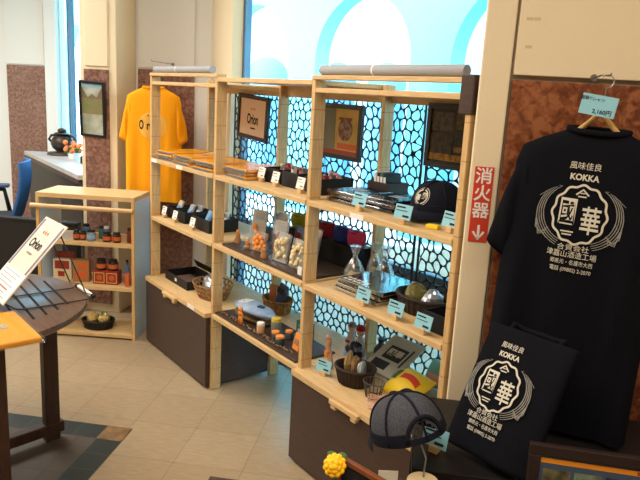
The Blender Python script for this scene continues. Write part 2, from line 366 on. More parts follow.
# ---------------------------------------------------------------- lattice screens behind the racks
def lattice_mesh(Wd, H):
    """openwork sheet: uneven cells with rounded, drop-like holes and dark webs between them"""
    b = MB(); rnd = random.Random(3); cw, rh = .041, .050; e = .010; P = []
    nx, nz = int((Wd-2*e)/cw), int((H-2*e)/rh)
    for j in range(-1, nz+2):
        for i in range(-1, nx+2):
            P.append((e+(i+.5+(.5 if j % 2 else 0))*cw+rnd.uniform(-.36, .36)*cw, e+(j+.5)*rh+rnd.uniform(-.34, .34)*rh))
    for k, (px, pz) in enumerate(P):
        if not (e < px < Wd-e and e < pz < H-e): continue
        poly = [(e, e), (Wd-e, e), (Wd-e, H-e), (e, H-e)]
        for q, (qx, qz) in enumerate(P):
            if q == k or abs(qx-px) > .13 or abs(qz-pz) > .15: continue
            mx, mz, dx, dz = (px+qx)/2, (pz+qz)/2, qx-px, qz-pz; new = []
            for t in range(len(poly)):
                A, B = poly[t], poly[(t+1) % len(poly)]
                fa = (A[0]-mx)*dx+(A[1]-mz)*dz; fb = (B[0]-mx)*dx+(B[1]-mz)*dz
                if fa <= 0: new.append(A)
                if (fa < 0 < fb) or (fb < 0 < fa): u = fa/(fa-fb); new.append((A[0]+u*(B[0]-A[0]), A[1]+u*(B[1]-A[1])))
            poly = new
            if len(poly) < 3: break
        poly = [A for t, A in enumerate(poly) if math.dist(A, poly[t-1]) > .0012]
        n = len(poly)
        if n < 3: continue
        gx, gz = sum(A[0] for A in poly)/n, sum(A[1] for A in poly)/n
        size = sum(math.dist(A, (gx, gz)) for A in poly)/n; f_ = max(.3, 1-.0024/max(size*.8, .004))
        sh_ = lambda A: (gx+(A[0]-gx)*f_, gz+(A[1]-gz)*f_)
        O, I = [], []
        for t in range(n):
            A, V, B = poly[t-1], poly[t], poly[(t+1) % n]; m0 = ((A[0]+V[0])/2, (A[1]+V[1])/2); m1 = ((V[0]+B[0])/2, (V[1]+B[1])/2)
            for u in (0, .25, .5, .75):
                O.append((m0[0]+(V[0]-m0[0])*u*2, m0[1]+(V[1]-m0[1])*u*2) if u <= .5 else (V[0]+(m1[0]-V[0])*(u*2-1), V[1]+(m1[1]-V[1])*(u*2-1)))
                w0, w1, w2 = (1-u)**2, 2*u*(1-u), u*u; c = (w0*m0[0]+w1*V[0]+w2*m1[0], w0*m0[1]+w1*V[1]+w2*m1[1]); I.append(sh_(c))
        L_ = len(O); b.add([(x, 0, z) for x, z in O]+[(x, 0, z) for x, z in I], [(t, (t+1) % L_, L_+(t+1) % L_, L_+t) for t in range(L_)])
    b.add([(0, 0, 0), (Wd, 0, 0), (Wd, 0, H), (0, 0, H), (e, 0, e), (Wd-e, 0, e), (Wd-e, 0, H-e), (e, 0, H-e)], [(0, 1, 5, 4), (1, 2, 6, 5), (2, 3, 7, 6), (3, 0, 4, 7)])
    return b
PW = .735
l0 = lattice_mesh(PW, 1.56).out('lattice_screen', LATT, loc=W0+wd*.04+Vector((0, 0, .003)), rz=WA)
md = l0.modifiers.new('thick', 'SOLIDIFY'); md.thickness = .005
tag(l0, 'dark openwork lattice screen at the left, behind the framed tan poster', 'screen', 'lattice screens along the window')
for k, lb in ((1, 'dark openwork lattice screen in the middle, behind the framed yellow poster'), (2, 'dark openwork lattice screen at the right, behind the shelf with the navy cap')):
    dup(l0, W0+wd*(.04+k*(PW+.018))+Vector((0, 0, .003)), WA, lb)

# ================================================================ RACKS
T = .794; ZS = (1.143, .797, .424); PT = .022; PD = .055; BD = .42
def post(name, x0, y0, par, z1=1.61):
    return MB().box(x0, x0+PT, y0, y0+PD, 0, z1).out(name, POSTM, par, .002)
def rack(label, X0, X1):
    r = thing('display_rack', label, 'shelf', S(X0, 0), RZ, 'pine racks with dark cabinets'); L = X1-X0
    for x in (-PT/2, L-PT/2):
        post('post', x, 0, r); post('post', x, BD-PD, r)
    a, b = PT/2, L-PT/2
    MB().box(a, b, .0, BD-.021, 1.562, 1.580).out('top_board', PINE, r, .002)
    MB().box(-PT/2, L+PT/2, -.004, .05, 1.6105, 1.627).out('top_rail', PINE, r, .002)
    MB().box(a, b, BD-.02, BD, 1.535, 1.59).out('back_rail', PINE, r, .002)
    for z in ZS[:2]: MB().box(a, b, -.005, BD-.01, z-.022, z).out('shelf_board', PINE, r, .002)
    MB().box(a-PT if X0 == 0 else a-PT, b+.0, -.034, BD-.01, ZS[2]-.026, ZS[2]).out('cabinet_top', PINE, r, .002)
    MB().box(a, a+.016, PD+.002, BD-PD-.002, .02, ZS[2]-.028).out('side_panel', DKWOOD, r)
    MB().box(b-.016, b, PD+.002, BD-PD-.002, .02, ZS[2]-.028).out('side_panel', DKWOOD, r)
    MB().box(a, b, BD-.03, BD-.015, .05, ZS[2]-.028).out('back_panel', DKWOOD, r)
    d = MB().box(-PT/2-.002, b, -.026, -.003, .015, ZS[2]-.029).out('door', DKWOOD, r, .0015)
    hx = L*.46
    MB().box(hx-.085, hx+.085, -.052, -.0345, ZS[2]-.030, ZS[2]-.012).out('handle', PINE, d, .003)
    for q in (-.06, .06): MB().box(hx+q-.015, hx+q+.015, -.050, -.0265, ZS[2]-.046, ZS[2]-.0305).out('handle_block', PINE, d, .003)
    return r
rackL = rack('pine display rack with dark cabinet at the left, in front of the orange shirt', 0, T)
rackR = rack('pine display rack with dark cabinet at the right, beside the cream column', 2*T, 3*T-.016)
MB().box(T-.016-.034, T+.0, -.006, .09, 1.52, 1.635).out('end_cap', DKWOOD, rackR, .003)
mid = thing('rack_bridge', 'pine shelves spanning the open middle between the two cabinet racks', 'shelf', S(T, 0), RZ)
for z in ZS: MB().box(PT/2+.001, T-PT/2-.001, -.005, BD-.01, z-.022, z).out('shelf_board', PINE, mid, .002)
MB().box(PT/2+.001, T-PT/2-.001, 0, BD-.021, 1.590, 1.610).out('top_board', PINE, mid, .002)
MB().box(PT/2+.001, T-PT/2-.001, BD-.02, BD, 1.535, 1.605).out('back_rail', PINE, mid, .002)
# gray rolled tubes lying on the racks
def roll(X0, X1, lab):
    t = thing('paper_roll', lab, 'roll', S(X0, .03, 1.6275), RZ, 'gray rolls on top of the racks')
    b = MB(); b.M = Matrix.Translation((0, 0, .0195)) @ Matrix.Rotation(PI/2, 4, 'Y'); b.lathe([(.018, 0), (.019, .003), (.019, X1-X0-.003), (.018, X1-X0)], n=20); b.out('sheet', GRAYM, t, smooth=True)
    c = MB(); c.M = b.M.copy(); c.lathe([(.0194, (X1-X0)*.42), (.0194, (X1-X0)*.42+.006)], n=20); c.out('tie', WHITE, t, smooth=True)
roll(.0, .70, 'gray paper roll on top of the left rack')
roll(1.60, 2.32, 'gray paper roll on top of the right rack')
# white price strips on shelf edges
for i, (X, Z) in enumerate(((.06, ZS[0]), (.40, ZS[0]), (1.90, ZS[0]), (.62, ZS[2]))):
    o = MB().box(-.038, .038, -.0012, 0, -.020, .0).out('price_strip', WHITE, loc=S(X, -.0053 if i < 3 else -.0343, Z-.001), rz=RZ)
    tag(o, ['small white strip on the left rack top shelf edge, at its far left end', 'small white strip on the left rack top shelf edge, near its middle', 'small white strip on the right rack top shelf edge', 'small white strip on the left cabinet top edge'][i], 'price strip', 'white strips on shelf edges')

# ================================================================ SHIRTS
def shirt(name, label, hemz, cloth, rib, loc, rot, text_fn):
    r = thing(name, label, 'shirt', loc, rot=rot)
    prof = [(0, .072, .016), (-.012, .098, .020), (-.03, .14, .026), (-.055, .185, .030), (-.10, .198, .034), (-.18, .200, .040), (-.30, .200, .044), (-.45, .202, .046), (-.6, .204, .046), (hemz, .208, .046)]
    Z = [p[0] for p in prof]
    def at(z):
        for i in range(len(prof)-1):
            if prof[i+1][0] <= z <= prof[i][0]:
                t = (prof[i][0]-z)/(prof[i][0]-prof[i+1][0]); return [prof[i][k]*(1-t)+prof[i+1][k]*t for k in (1, 2)]
        return prof[-1][1:]
    def wob(x, z): k = min(1, max(0, -z-.12)/.45); return k*(.010*math.sin(x*38+z*3)+.006*math.sin(x*70-z*5))
    def front(x, z):
        hw, d = at(z); u = min(1, abs(x)/hw); return -d*(1-u**4)**.5+wob(x, z)-.001
    R = []; n = 48
    zz = [prof[0][0], -.006, -.012, -.02, -.03, -.042, -.055, -.075, -.1]+[-.1+(hemz+.1)*i/16 for i in range(1, 17)]
    for z in zz:
        hw, d = at(z); ring = []
        for k in range(n):
            a = 2*PI*k/n; c, s_ = math.cos(a), math.sin(a); x = hw*(abs(c)**.6)*(1 if c >= 0 else -1); u = min(1, abs(x)/hw)
            y = d*(1-u**4)**.5*(1 if s_ >= 0 else -1)+wob(x, z); ring.append((x, y, z))
        R.append(ring)
    MB().rings(R, False).out('shirt_body', cloth, r, smooth='all')
    for sg in (-1, 1):
        RR = []
        for i in range(11):
            t = i/10; o = Vector((.165+.082*t+.012*math.sin(t*PI), 0, -.048-.285*t)); q = Vector((.150+.034*t, 0, -.20-.18*t)); ring = []
            for k in range(20):
                a = 2*PI*k/20; c = (o+q)/2; h = (o-q)/2; p = c+h*math.cos(a); ring.append((sg*p.x, .030*math.sin(a)+.006*math.sin(9*t+2*math.cos(a)), p.z))
            RR.append(ring)
        MB().rings(RR).out('sleeve', cloth, r, smooth='all')
    pts = [(.074*math.cos(2*PI*k/24), .027*math.sin(2*PI*k/24), .002-.008*(math.sin(2*PI*k/24) < 0)*abs(math.sin(2*PI*k/24))) for k in range(24)]
    MB().tube(pts, .008, 8, True).out('collar', rib, r, smooth='all')
    text_fn(r, front)
    return r
def emblem(par, fn, x0, z0, k, lines=True):
    """round white crest with two large characters, rice ears each side and lines of text"""
    E = lambda pts: [(x0+k*a, z0+k*b) for a, b in pts]
    ring = [((.083+.003*math.cos(12*t))*math.cos(t)*.93, (.088+.003*math.cos(12*t))*math.sin(t)) for t in [2*PI*i/96 for i in range(96)]]
    MB().ribbon(E(ring), .0065*k, fn, closed=True).out('crest', PRINT, par)
    b = MB(); b.ribbon(E([(-.018, .060), (0, .077), (.018, .060)]), .005*k, fn); b.ribbon(E([(-.012, .0555), (.012, .0555)]), .004*k, fn); b.ribbon(E([(-.007, .066), (.007, .066)]), .003*k, fn); b.out('crest_mark', PRINT, par)
    text('lettering', '國', .090*k, par, PRINT, x0-.034*k, z0+.002*k, fn=fn, bold=.0006*k, sx=.62)
    text('lettering', '華', .090*k, par, PRINT, x0+.034*k, z0-.020*k, fn=fn, bold=.0010*k, sx=.66)
    b = MB(); b.ribbon(E([(-.045, -.054), (-.008, -.054)]), .004*k, fn); b.ribbon(E([(-.040, -.063), (-.012, -.063)]), .004*k, fn); b.out('crest_line', PRINT, par)
    for sg in (-1, 1):
        g = MB()
        for j in range(4):
            base = .089+.0065*j; pts = []; 
            for i in range(14):
                t = i/13; a = -1.05+(1.95-.13*j)*t; rad = base+.012*math.sin(PI*t)+.008*t
                pts.append((sg*rad*math.cos(a), (rad*1.06)*math.sin(a)))
            pts.append((pts[-1][0]+sg*(.010+.004*j), pts[-1][1]-.006*j))
            wdt = [(.0014+.0014*math.sin(PI*i/14)*(1+.5*math.sin(i*2.4)))*k for i in range(15)]
            g.ribbon(E(pts), wdt, fn)
        for j in range(3):
            g.ribbon(E([(sg*(.084+.004*j), -.052-.010*j), (sg*(.104+.004*j), -.070-.004*j), (sg*(.122), -.056+.012*j), (sg*(.124), -.030+.010*j)]), .0026*k, fn)
        g.out('rice_ear', GRAYPRINT, par)
    text('lettering', '風味佳良', .024*k, par, PRINT, x0-.006*k, z0+.145*k, fn=fn, bold=0, sx=.95)
    text('lettering', 'KOKKA', .026*k, par, PRINT, x0-.004*k, z0+.112*k, fn=fn, bold=.0008*k, sx=.92)
    text('lettering', '合資会社', .021*k, par, PRINT, x0, z0-.103*k, fn=fn, bold=0, sx=1.12)
    text('lettering', '津嘉山酒造工場', .0225*k, par, PRINT, x0-.002*k, z0-.125*k, fn=fn, bold=0, sx=.93)
    text('lettering', '郷県元・名護市大西', .0165*k, par, PRINT, x0+.002*k, z0-.149*k, fn=fn, bold=0, sx=.84)
    text('lettering', '電話 (09802) 2-2070', .0165*k, par, PRINT, x0+.002*k, z0-.172*k, fn=fn, bold=0, sx=.86)
def blk_print(r, fn): emblem(r, fn, -.006, -.219, .87)
SX, SY = .470, 1.81
sh1 = shirt('hanging_shirt', 'black short-sleeved shirt with white round crest hanging on the granite wall', -.83, BLKCLOTH, BLKCLOTH, (SX, SY, 1.500), (0, math.radians(2), math.radians(-22)), blk_print)
def shell_oval(par, fn, x0, z0, k):
    b = MB()
    for j in range(6):
        rx, rz = (.045+.022*j)*k*.62, (.034+.020*j)*k*.62
        b.ribbon([(x0+rx*math.cos(t), z0+rz*math.sin(t)) for t in [2*PI*i/40 for i in range(40)]], .010*k, fn, closed=True)
    b.out('oval_print', mat('oval_print', (238, 186, 84), .9), par)
def org_print(r, fn):
    shell_oval(r, fn, .01, -.25, 1.0)
    text('lettering', 'O', .085, r, INK, -.070, -.25, fn=lambda x, z: fn(x, z)-.0015, sx=.5, bold=.003)
    text('lettering', 'rion', .080, r, INK, .018, -.252, fn=lambda x, z: fn(x, z)-.0015, sx=.74, bold=.002)
    text('lettering', '★★★', .022, r, mat('red_print', (200, 70, 40), .8), .0, -.185, fn=lambda x, z: fn(x, z)-.0015)
sh2 = shirt('hanging_shirt', 'orange short-sleeved shirt hanging on the back wall behind the left rack', -.76, ORANGE, ORANGED, (-1.665, 4.05, 1.545), (0, 0, 0), org_print); sh2.scale = (.93, .93, .95)
def hanger(label, loc, rot, wood):
    h = thing('coat_hanger', label, 'hanger', loc, rot=rot)
    b = MB(); R = []
    for i in range(21):
        t = i/20*2-1; x = .136*t; q = abs(x); z = (-.95*q if q < .10 else -.095-.30*(q-.10))-.004+.006*math.exp(-(q/.02)**2); rr_ = .011*(1-.35*abs(t)); R.append([(x, .007*math.cos(a), z+rr_*math.sin(a)) for a in [2*PI*k/10 for k in range(10)]])
    b.rings(R); b.out('arm', wood, h, smooth=True)
    hk = [(0, 0, .01), (0, 0, .06)]+[(.017*math.cos(a)-.0, 0, .077+.017*math.sin(a)) for a in [(-90+i*22)*PI/180 for i in range(0, 12)]]
    MB().tube(hk, .0018, 6).out('hook', STEEL, h, smooth=True); return h
HW = mat('hanger_wood', (206, 164, 96), .45)
hanger('pale wooden hanger carrying the black shirt on the right wall', (SX, SY, 1.548), (0, math.radians(2), math.radians(-22)), HW)
hanger('dark hanger holding the orange shirt on the back wall', (-1.665, 4.05, 1.547), (0, 0, 0), mat('hanger_dark', (60, 44, 34), .5))
# wall hooks carrying the hangers
wh = thing('wall_hook', 'thin metal hook on the right wall above the black shirt', 'hook', (SX+.005, YR, 1.640)); MB().tube([(0, 0, 0), (0, -.08, .004), (0, -.158, .0), (0, -.172, .006)], .0022, 6).out('arm', STEEL, wh, smooth=True); MB().lathe([(.010, 0), (.010, .003)], n=14).out('plate', STEEL, wh).rotation_euler = (PI/2, 0, 0)
wh = thing('wall_hook', 'long thin metal hook on the back wall above the orange shirt', 'hook', (-1.665, 4.384, 1.705)); MB().tube([(0, 0, 0), (0, -.2, .0), (0, -.36, .0), (0, -.372, .008)], .0022, 6).out('arm', STEEL, wh, smooth=True); MB().lathe([(.010, 0), (.010, .003)], n=14).out('plate', STEEL, wh).rotation_euler = (PI/2, 0, 0)
pt = thing('price_tag', 'teal price tag hanging on the wooden hanger above the black shirt', 'price tag', (.450, 1.772, 1.564), rot=(math.radians(-6), math.radians(8), math.radians(-18)))
MB().box(-.050, .050, -.001, .001, -.030, .030).out('card', TEAL, pt, .0005); pt.scale = (.86,)*3
text('lettering', '國華Tシャツ', .0125, pt, INK, -.020, .016, y=-.001); text('lettering', '2,160円', .017, pt, INK, .014, -.018, y=-.001, bold=.0003)
# fire-extinguisher sign
sg = thing('wall_sign', 'red vertical sign with white characters and a down arrow on the cream column', 'sign', (.2075, YR-.0012, 1.262))
MB().box(-.0275, .0275, -.0015, .0012, -.1125, .1125).out('plate', RED, sg, .001)
for i, c in enumerate('消火器'): text('lettering', c, .050, sg, WHITE, 0, .083-.051*i, y=-.0015, bold=.0008)
MB().ribbon([(0, -.060), (0, -.100)], .007, lambda x, z: -.0015).ribbon([(-.016, -.080), (0, -.103), (.016, -.080)], .007, lambda x, z: -.0015).out('arrow', WHITE, sg)
for i, (x, z) in enumerate(((.285, 1.79), (.305, 1.79), (.290, 1.715))):
    tag(MB().box(-.009, .009, -.0006, 0, -.004, .004).out('tape_scrap', mat('old_tape', (206, 190, 146), .5), loc=(x, YR-.0001, z)), ['left scrap of old tape in the upper pair on the cream panel', 'right scrap of old tape in the upper pair on the cream panel', 'lower scrap of old tape on the cream panel'][i], 'tape')

# ================================================================ LEFT SHELF UNIT
LU = (-2.215, 3.585); LR = math.radians(5)
def L3(x, y, z): c, s_ = math.cos(LR), math.sin(LR); return (LU[0]+x*c-y*s_, LU[1]+x*s_+y*c, z)
lu = thing('display_shelf', 'low pale wood shelf unit with a hanging bar, left of the racks', 'shelf', L3(0, 0, 0), LR)
LWd, LDp, LH = .60, .30, .90; PALE = mat('pale_daylit_panel', (196, 222, 246), .35)  # blue-gray laminate, with the window's daylight brightened into the panel colour
MB().box(0, LWd, 0, LDp, LH-.028, LH).out('top_board', PINE, lu, .002)
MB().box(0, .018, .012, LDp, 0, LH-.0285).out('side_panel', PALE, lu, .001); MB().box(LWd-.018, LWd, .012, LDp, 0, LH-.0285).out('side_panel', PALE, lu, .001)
MB().box(0, .018, 0, .012, 0, LH-.0285).out('edge_strip', PINEV, lu); MB().box(LWd-.018, LWd, 0, .012, 0, LH-.0285).out('edge_strip', PINEV, lu)
for z in (.612, .338, .035): MB().box(.019, LWd-.019, .004, LDp-.005, z-.024, z).out('shelf_board', PINE, lu, .002)
b = MB(); b.M = Matrix.Translation((-.025, -.014, .822)) @ Matrix.Rotation(PI/2, 4, 'Y'); b.lathe([(.0135, 0), (.0135, LWd+.022)], n=16); b.out('hanging_bar', PINE, lu, smooth=True)
GLASSJ = mat('jar_glass', (120, 136, 150), .15, spec=.6); DKJ = mat('jar_dark', (46, 30, 26), .3); ORL = mat('orange_label', (196, 96, 44), .6); GRJ = mat('jar_green', (64, 116, 104), .2); BLJ = mat('jar_blue', (86, 110, 150), .2)
def jar(label, loc, body, lid, lab, r=.022, h=.06, grp='jars on the low shelf unit'):
    j = thing('jar', label, 'jar', loc, LR, grp)
    MB().lathe([(r*.9, 0), (r, .004), (r, h*.72), (r*.8, h*.82)], n=18).out('body', body, j, smooth=True)
    MB().lathe([(r*.82, h*.82), (r*.82, h)], n=18).out('lid', lid, j, .001, smooth=True)
    if lab: MB().lathe([(r+.0006, h*.2), (r+.0006, h*.6)], n=18, cap=False).out('paper_label', lab, j, smooth=True)
z1 = .6125
for x, y, b_, l_, lb, r, h, tx in ((.225, .05, DKJ, BLACK, ORL, .02, .062, 'small dark jar with orange label, front left of the row'), (.262, .055, DKJ, BLACK, ORL, .018, .058, 'slim dark jar with orange label, second in the row'), (.255, .13, BLJ, BLACK, None, .022, .085, 'taller blue jar behind the orange-labelled pair'), (.318, .045, GLASSJ, BLACK, PALEB, .026, .066, 'wide gray-blue jar in the middle of the row'), (.352, .13, GRJ, BLACK, None, .02, .078, 'green jar behind the wide gray-blue jar'), (.385, .12, BLJ, WHITE, None, .02, .08, 'blue jar with white lid behind the row'), (.415, .05, DKJ, BLACK, ORL, .026, .06, 'round dark jar with orange band, left of two alike'), (.475, .05, DKJ, BLACK, ORL, .026, .06, 'round dark jar with orange band, right of two alike'), (.556, .06, mat('jar_red', (110, 40, 34), .3), BLACK, None, .022, .09, 'tall dark red jar at the right end of the shelf')):
    jar(tx+' on the low unit' if len(tx.split()) < 12 else tx, L3(x, y, z1), b_, l_, lb, r, h)
z2 = .3385
DKRED = mat('dark_red_card', (150, 52, 34), .5); CARDB = mat('cardboard', (168, 118, 70), .7); ORBOX = mat('orange_box', (206, 96, 44), .6)
gb = thing('gift_box', 'open red and cream gift box leaning at the left of the lower board', 'box', L3(.105, .10, z2), LR)
MB().box(-.045, .045, 0, .03, 0, .10).out('tray', PAPER, gb, .001); MB().box(-.035, .035, -.0015, 0, .052, .092).out('red_panel', DKRED, gb); MB().box(-.035, .035, -.0015, 0, .008, .046).out('cream_panel', SHELLC, gb); MB().box(-.02, .012, -.003, -.0015, .015, .04).out('picture', DKRED, gb)
MB().box(-.048, .048, .031, .036, 0, .13).out('lid', DKRED, gb, .001)
gb.scale = (1.3,)*3
ob = thing('gift_box', 'tan box with red print beside the open gift box', 'box', L3(.238, .07, z2), LR+.15)
MB().box(-.04, .04, 0, .05, 0, .105).out('carton', CARDB, ob, .001); MB().box(-.026, .026, -.001, 0, .02, .05).out('red_print', ORBOX, ob); MB().box(-.014, .03, -.001, 0, .062, .09).out('red_print', ORBOX, ob)
ob.scale = (1.2, 1.2, 1.3)
tb = thing('gift_box', 'red twin-panel box with gold borders carrying two dark tins', 'box', L3(.40, .05, z2), LR); tb.scale = (1.25, 1.2, 1.25)
MB().box(-.062, .062, 0, .06, 0, .068).out('carton', DKRED, tb, .001)
for sx_ in (-1, 1):
    q = sx_*.031; MB().ribbon([(q-.024, .01), (q+.024, .01), (q+.024, .058), (q-.024, .058)], .004, None, .001, True).out('gold_border', GOLD, tb); MB().lathe([(.014, 0), (.014, .001)], n=16).out('gold_seal', ORL, tb, loc=(q, 0, .034)).rotation_euler = (PI/2, 0, 0)
for sx_, lb in ((-1, 'left dark tin with orange label on the red twin-panel box'), (1, 'right dark tin with orange label on the red twin-panel box')):
    jar(lb, L3(.40+sx_*.038, .086, z2+.0858), DKJ, BLACK, ORL, .030, .068, 'tins on the red box')
bo = thing('bottle', 'tall blue-gray bottle standing right of the red twin-panel box', 'bottle', L3(.523, .09, z2)); MB().lathe([(.016, 0), (.017, .004), (.017, .09), (.007, .115), (.007, .14)], n=16).out('glass', BLJ, bo, smooth=True); MB().lathe([(.008, .14), (.008, .155)], n=12).out('cap', BLACK, bo)
tag(MB().box(-.012, .012, -.012, .012, 0, .085).out('snack_packet', ORBOX, bevel=.002, loc=L3(.543, .04, z2), rz=LR), 'small orange packet standing in front of the tall bottle', 'packet')
tag(MB().box(-.011, .011, -.011, .011, 0, .14).out('slim_carton', DKRED, bevel=.001, loc=L3(.566, .075, z2), rz=LR), 'tall narrow dark red carton at the right end of the lower board', 'carton')
def basket(label, loc, rz, rx, ry, h, material, grp=None, cat='basket', flare=1.2):
    t = thing('wicker_basket', label, cat, loc, rz, grp)
    MB().lathe([(rx*.96/flare, 0), (rx/flare, .002), (rx, h), (rx*1.0, h+.003), (rx-.008, h), (rx/flare-.008, .008), (rx*.5, .006)], n=32, sy=ry/rx).out('bowl', material, t, smooth=True)
    pts = [(rx*math.cos(2*PI*k/36), ry*math.sin(2*PI*k/36), h+.003*math.sin(k*PI)) for k in range(36)]
    MB().tube(pts, .0065, 8, True).out('rim', material, t, smooth='all')
    rb = MB()
    for k in range(28):
        a = 2*PI*k/28; rb.tube([(rx/flare*math.cos(a), ry/flare*math.sin(a), .002), (rx*1.01*math.cos(a), ry*1.01*math.sin(a), h)], .003, 5)
    rb.out('stake', material, t, smooth='all'); return t
basket('black basket at the front of the low unit bottom board', L3(.33, .10, .0355), LR, .10, .075, .055, mat('black_wicker', (30, 24, 22), .6))
def foil(label, loc, rz, rx, ry, h, material, seed, name='foil_packet', cat='packet', grp=None, band=None):
    random.seed(seed); t = thing(name, label, cat, loc, rz, grp)
    b = MB(); b.sphere((0, 0, h*.56), rx*.95, ry*.95, h*.48, 13, 8, .15); b.out('wrap', material, t)
    if band: MB().box(-rx*.5, rx*.5, -ry*.5, ry*.5, h*.93, h*1.0, (.1, .1, .2)).out('paper_label', band, t)
    return t
foil('gold foil packet lying at the left in the black basket', L3(.291, .10, .046), LR, .035, .042, .085, GOLD, 1, grp='gold packets in the black basket')
foil('gold foil packet with green label at the right in the black basket', L3(.368, .10, .046), LR, .035, .042, .085, GOLD, 2, grp='gold packets in the black basket', band=GREEN)

# ================================================================ ROUND TABLE AND WHAT STANDS ON IT
TX, TY, TZ, TR = -1.675, 2.16, .70, .468
rt_ = thing('round_table', 'round dark brown slatted wooden table at the left', 'table', (TX, TY, 0), RZ)
MB().lathe([(TR-.006, -.03), (TR, -.024), (TR, -.004), (TR-.005, 0)], n=72).out('tabletop', TABLEW, rt_, smooth=True).location = (0, 0, TZ)
SLOT = mat('slot_dark', (16, 10, 8), .9)
for i in range(15):
    y = -.36+i*.0515; e = math.sqrt(TR*TR-y*y)-.15
    for sg in (-1, 1):
        a, b = -e-.03, e+.03
        if e > .02 and sg > 0: MB().box(a, b, y-.005, y+.005, -.001, .0007).out('slot', SLOT, rt_).location = (0, 0, TZ)
for k in range(4):
    a = math.radians(101+90*k); x, y = .35*math.cos(a), .35*math.sin(a)
    MB().box(-.032, .032, -.02, .02, .004, TZ-.031).out('leg', LEGW, rt_, .004, loc=(x, y, 0), rz=a)
    MB().box(-.34, .05, -.024, .024, .035, .085).out('foot_beam', LEGW, rt_, .006, loc=(x, y, 0), rz=a)
# tilted banner on a wire easel
BN = thing('table_banner', 'small cream banner with a logo leaning back on a wire easel on the round table', 'banner', (-1.517, 2.158, TZ+.001), math.radians(-41.5))
L = .36; th = math.radians(48); BW = .12
def lean(o): o.rotation_euler = (-(PI/2-th), 0, 0); o.location = (0, 0, .045); return o
lean(MB().box(-BW, BW, -.002, .002, .0, L).out('panel', PAPER, BN))
for x in (-.112, .094): lean(MB().box(x, x+.016, -.0032, -.002, .13, L-.010).out('stripe', mat('mauve_stripe', (120, 110, 132), .7), BN))
lean(MB().box(-.115, .115, -.0032, -.002, .005, .125).out('notice', WHITE, BN))
nl = MB()
for i in range(7): nl.box(-.095, .085-.018*(i % 3), -.004, -.0032, .112-.016*i, .115-.016*i)
lean(nl.out('print', GRAYPRINT, BN)); lean(MB().box(-.09, .06, -.004, -.0032, .046, .052).out('red_line', RED, BN))
lean(text('lettering', 'Orion', .054, BN, INK, -.01, .245, y=-.002, sx=.95, bold=.0018)); lean(text('lettering', '★★★', .022, BN, RED, -.005, .300, y=-.002, sx=1.1)); lean(MB().box(-.035, .02, -.004, -.0032, .200, .208).out('print_line', GRAYPRINT, BN))
eb = MB(); FB = .350
for x in (-.10, .075): eb.tube([(x, .004, .048), (x, .052, .010), (x, .07, .004), (x, .14, .003), (x, FB-.02, .004), (x, FB, .018), (x, FB-.03, .03), (x, L*math.cos(th)-.015, L*math.sin(th)+.012)], .0026, 6)
eb.out('wire_frame', mat('wire_gray', (70, 66, 64), .4, metal=.6), BN, smooth='all')
b = MB(); b.M = Matrix.Translation((-.085, FB, .012)) @ Matrix.Rotation(PI/2, 4, 'Y'); b.lathe([(.008, 0), (.008, .145)], n=12); b.out('white_tube', WHITE, BN, smooth=True)
for x in (-.097, .072): MB().sphere((x, FB, .012), .011).out('end_knob', BLACK, BN, smooth=True)
# folded shirts in clear bags
def folded(label, loc, rz, wx, wy, h, grp, edge=True):
    t = thing('folded_shirt', label, 'shirt', loc, rz, grp)
    MB().box(-wx/2+.008, wx/2-.008, -wy/2+.01, wy/2-.008, .001, h-.001).out('cloth', ORANGE, t, .006, seg=3)
    MB().box(-wx/2, wx/2, -wy/2, wy/2, 0, h).out('clear_bag', PLASTIC, t, .004)
    MB().box(-wx/2+.02, wx/2-.02, -wy/2+.003, -wy/2+.009, .003, h*.62).out('card_insert', mat('navy_insert', (66, 72, 96), .5), t)
    MB().box(-.018, .018, -.01, .012, h-.0009, h+.0004).out('size_label', GRAYPRINT, t)
    return t
f0 = folded('orange folded shirt in a clear bag lying on the round table before the banner', (-1.338, 1.940, TZ+.001), math.radians(-41.5), .33, .18, .022, None)
LN = ['lowest', 'middle', 'topmost']
f1 = None
for (X, Y, nm, ang) in ((.135, .15, 'left pile on the left rack top shelf', .05), (.385, .15, 'middle pile on the left rack top shelf', -.03), (.640, .15, 'right pile on the left rack top shelf', .04), (.928, .17, 'front pile on the middle top shelf', -.02)):
    for k in range(3):
        lb = 'orange folded shirt, %s in the %s' % (LN[k], nm); p = S(X+.008*math.sin(k*2+X*9), Y+.012*math.cos(k*3+X*5), ZS[0]+.0005+k*.0175); g = 'folded orange shirts on the top shelf'
        f1 = folded(lb, p, RZ+ang, .215, .28, .017, g) if f1 is None else dup(f1, p, RZ+ang+.03*k, lb)

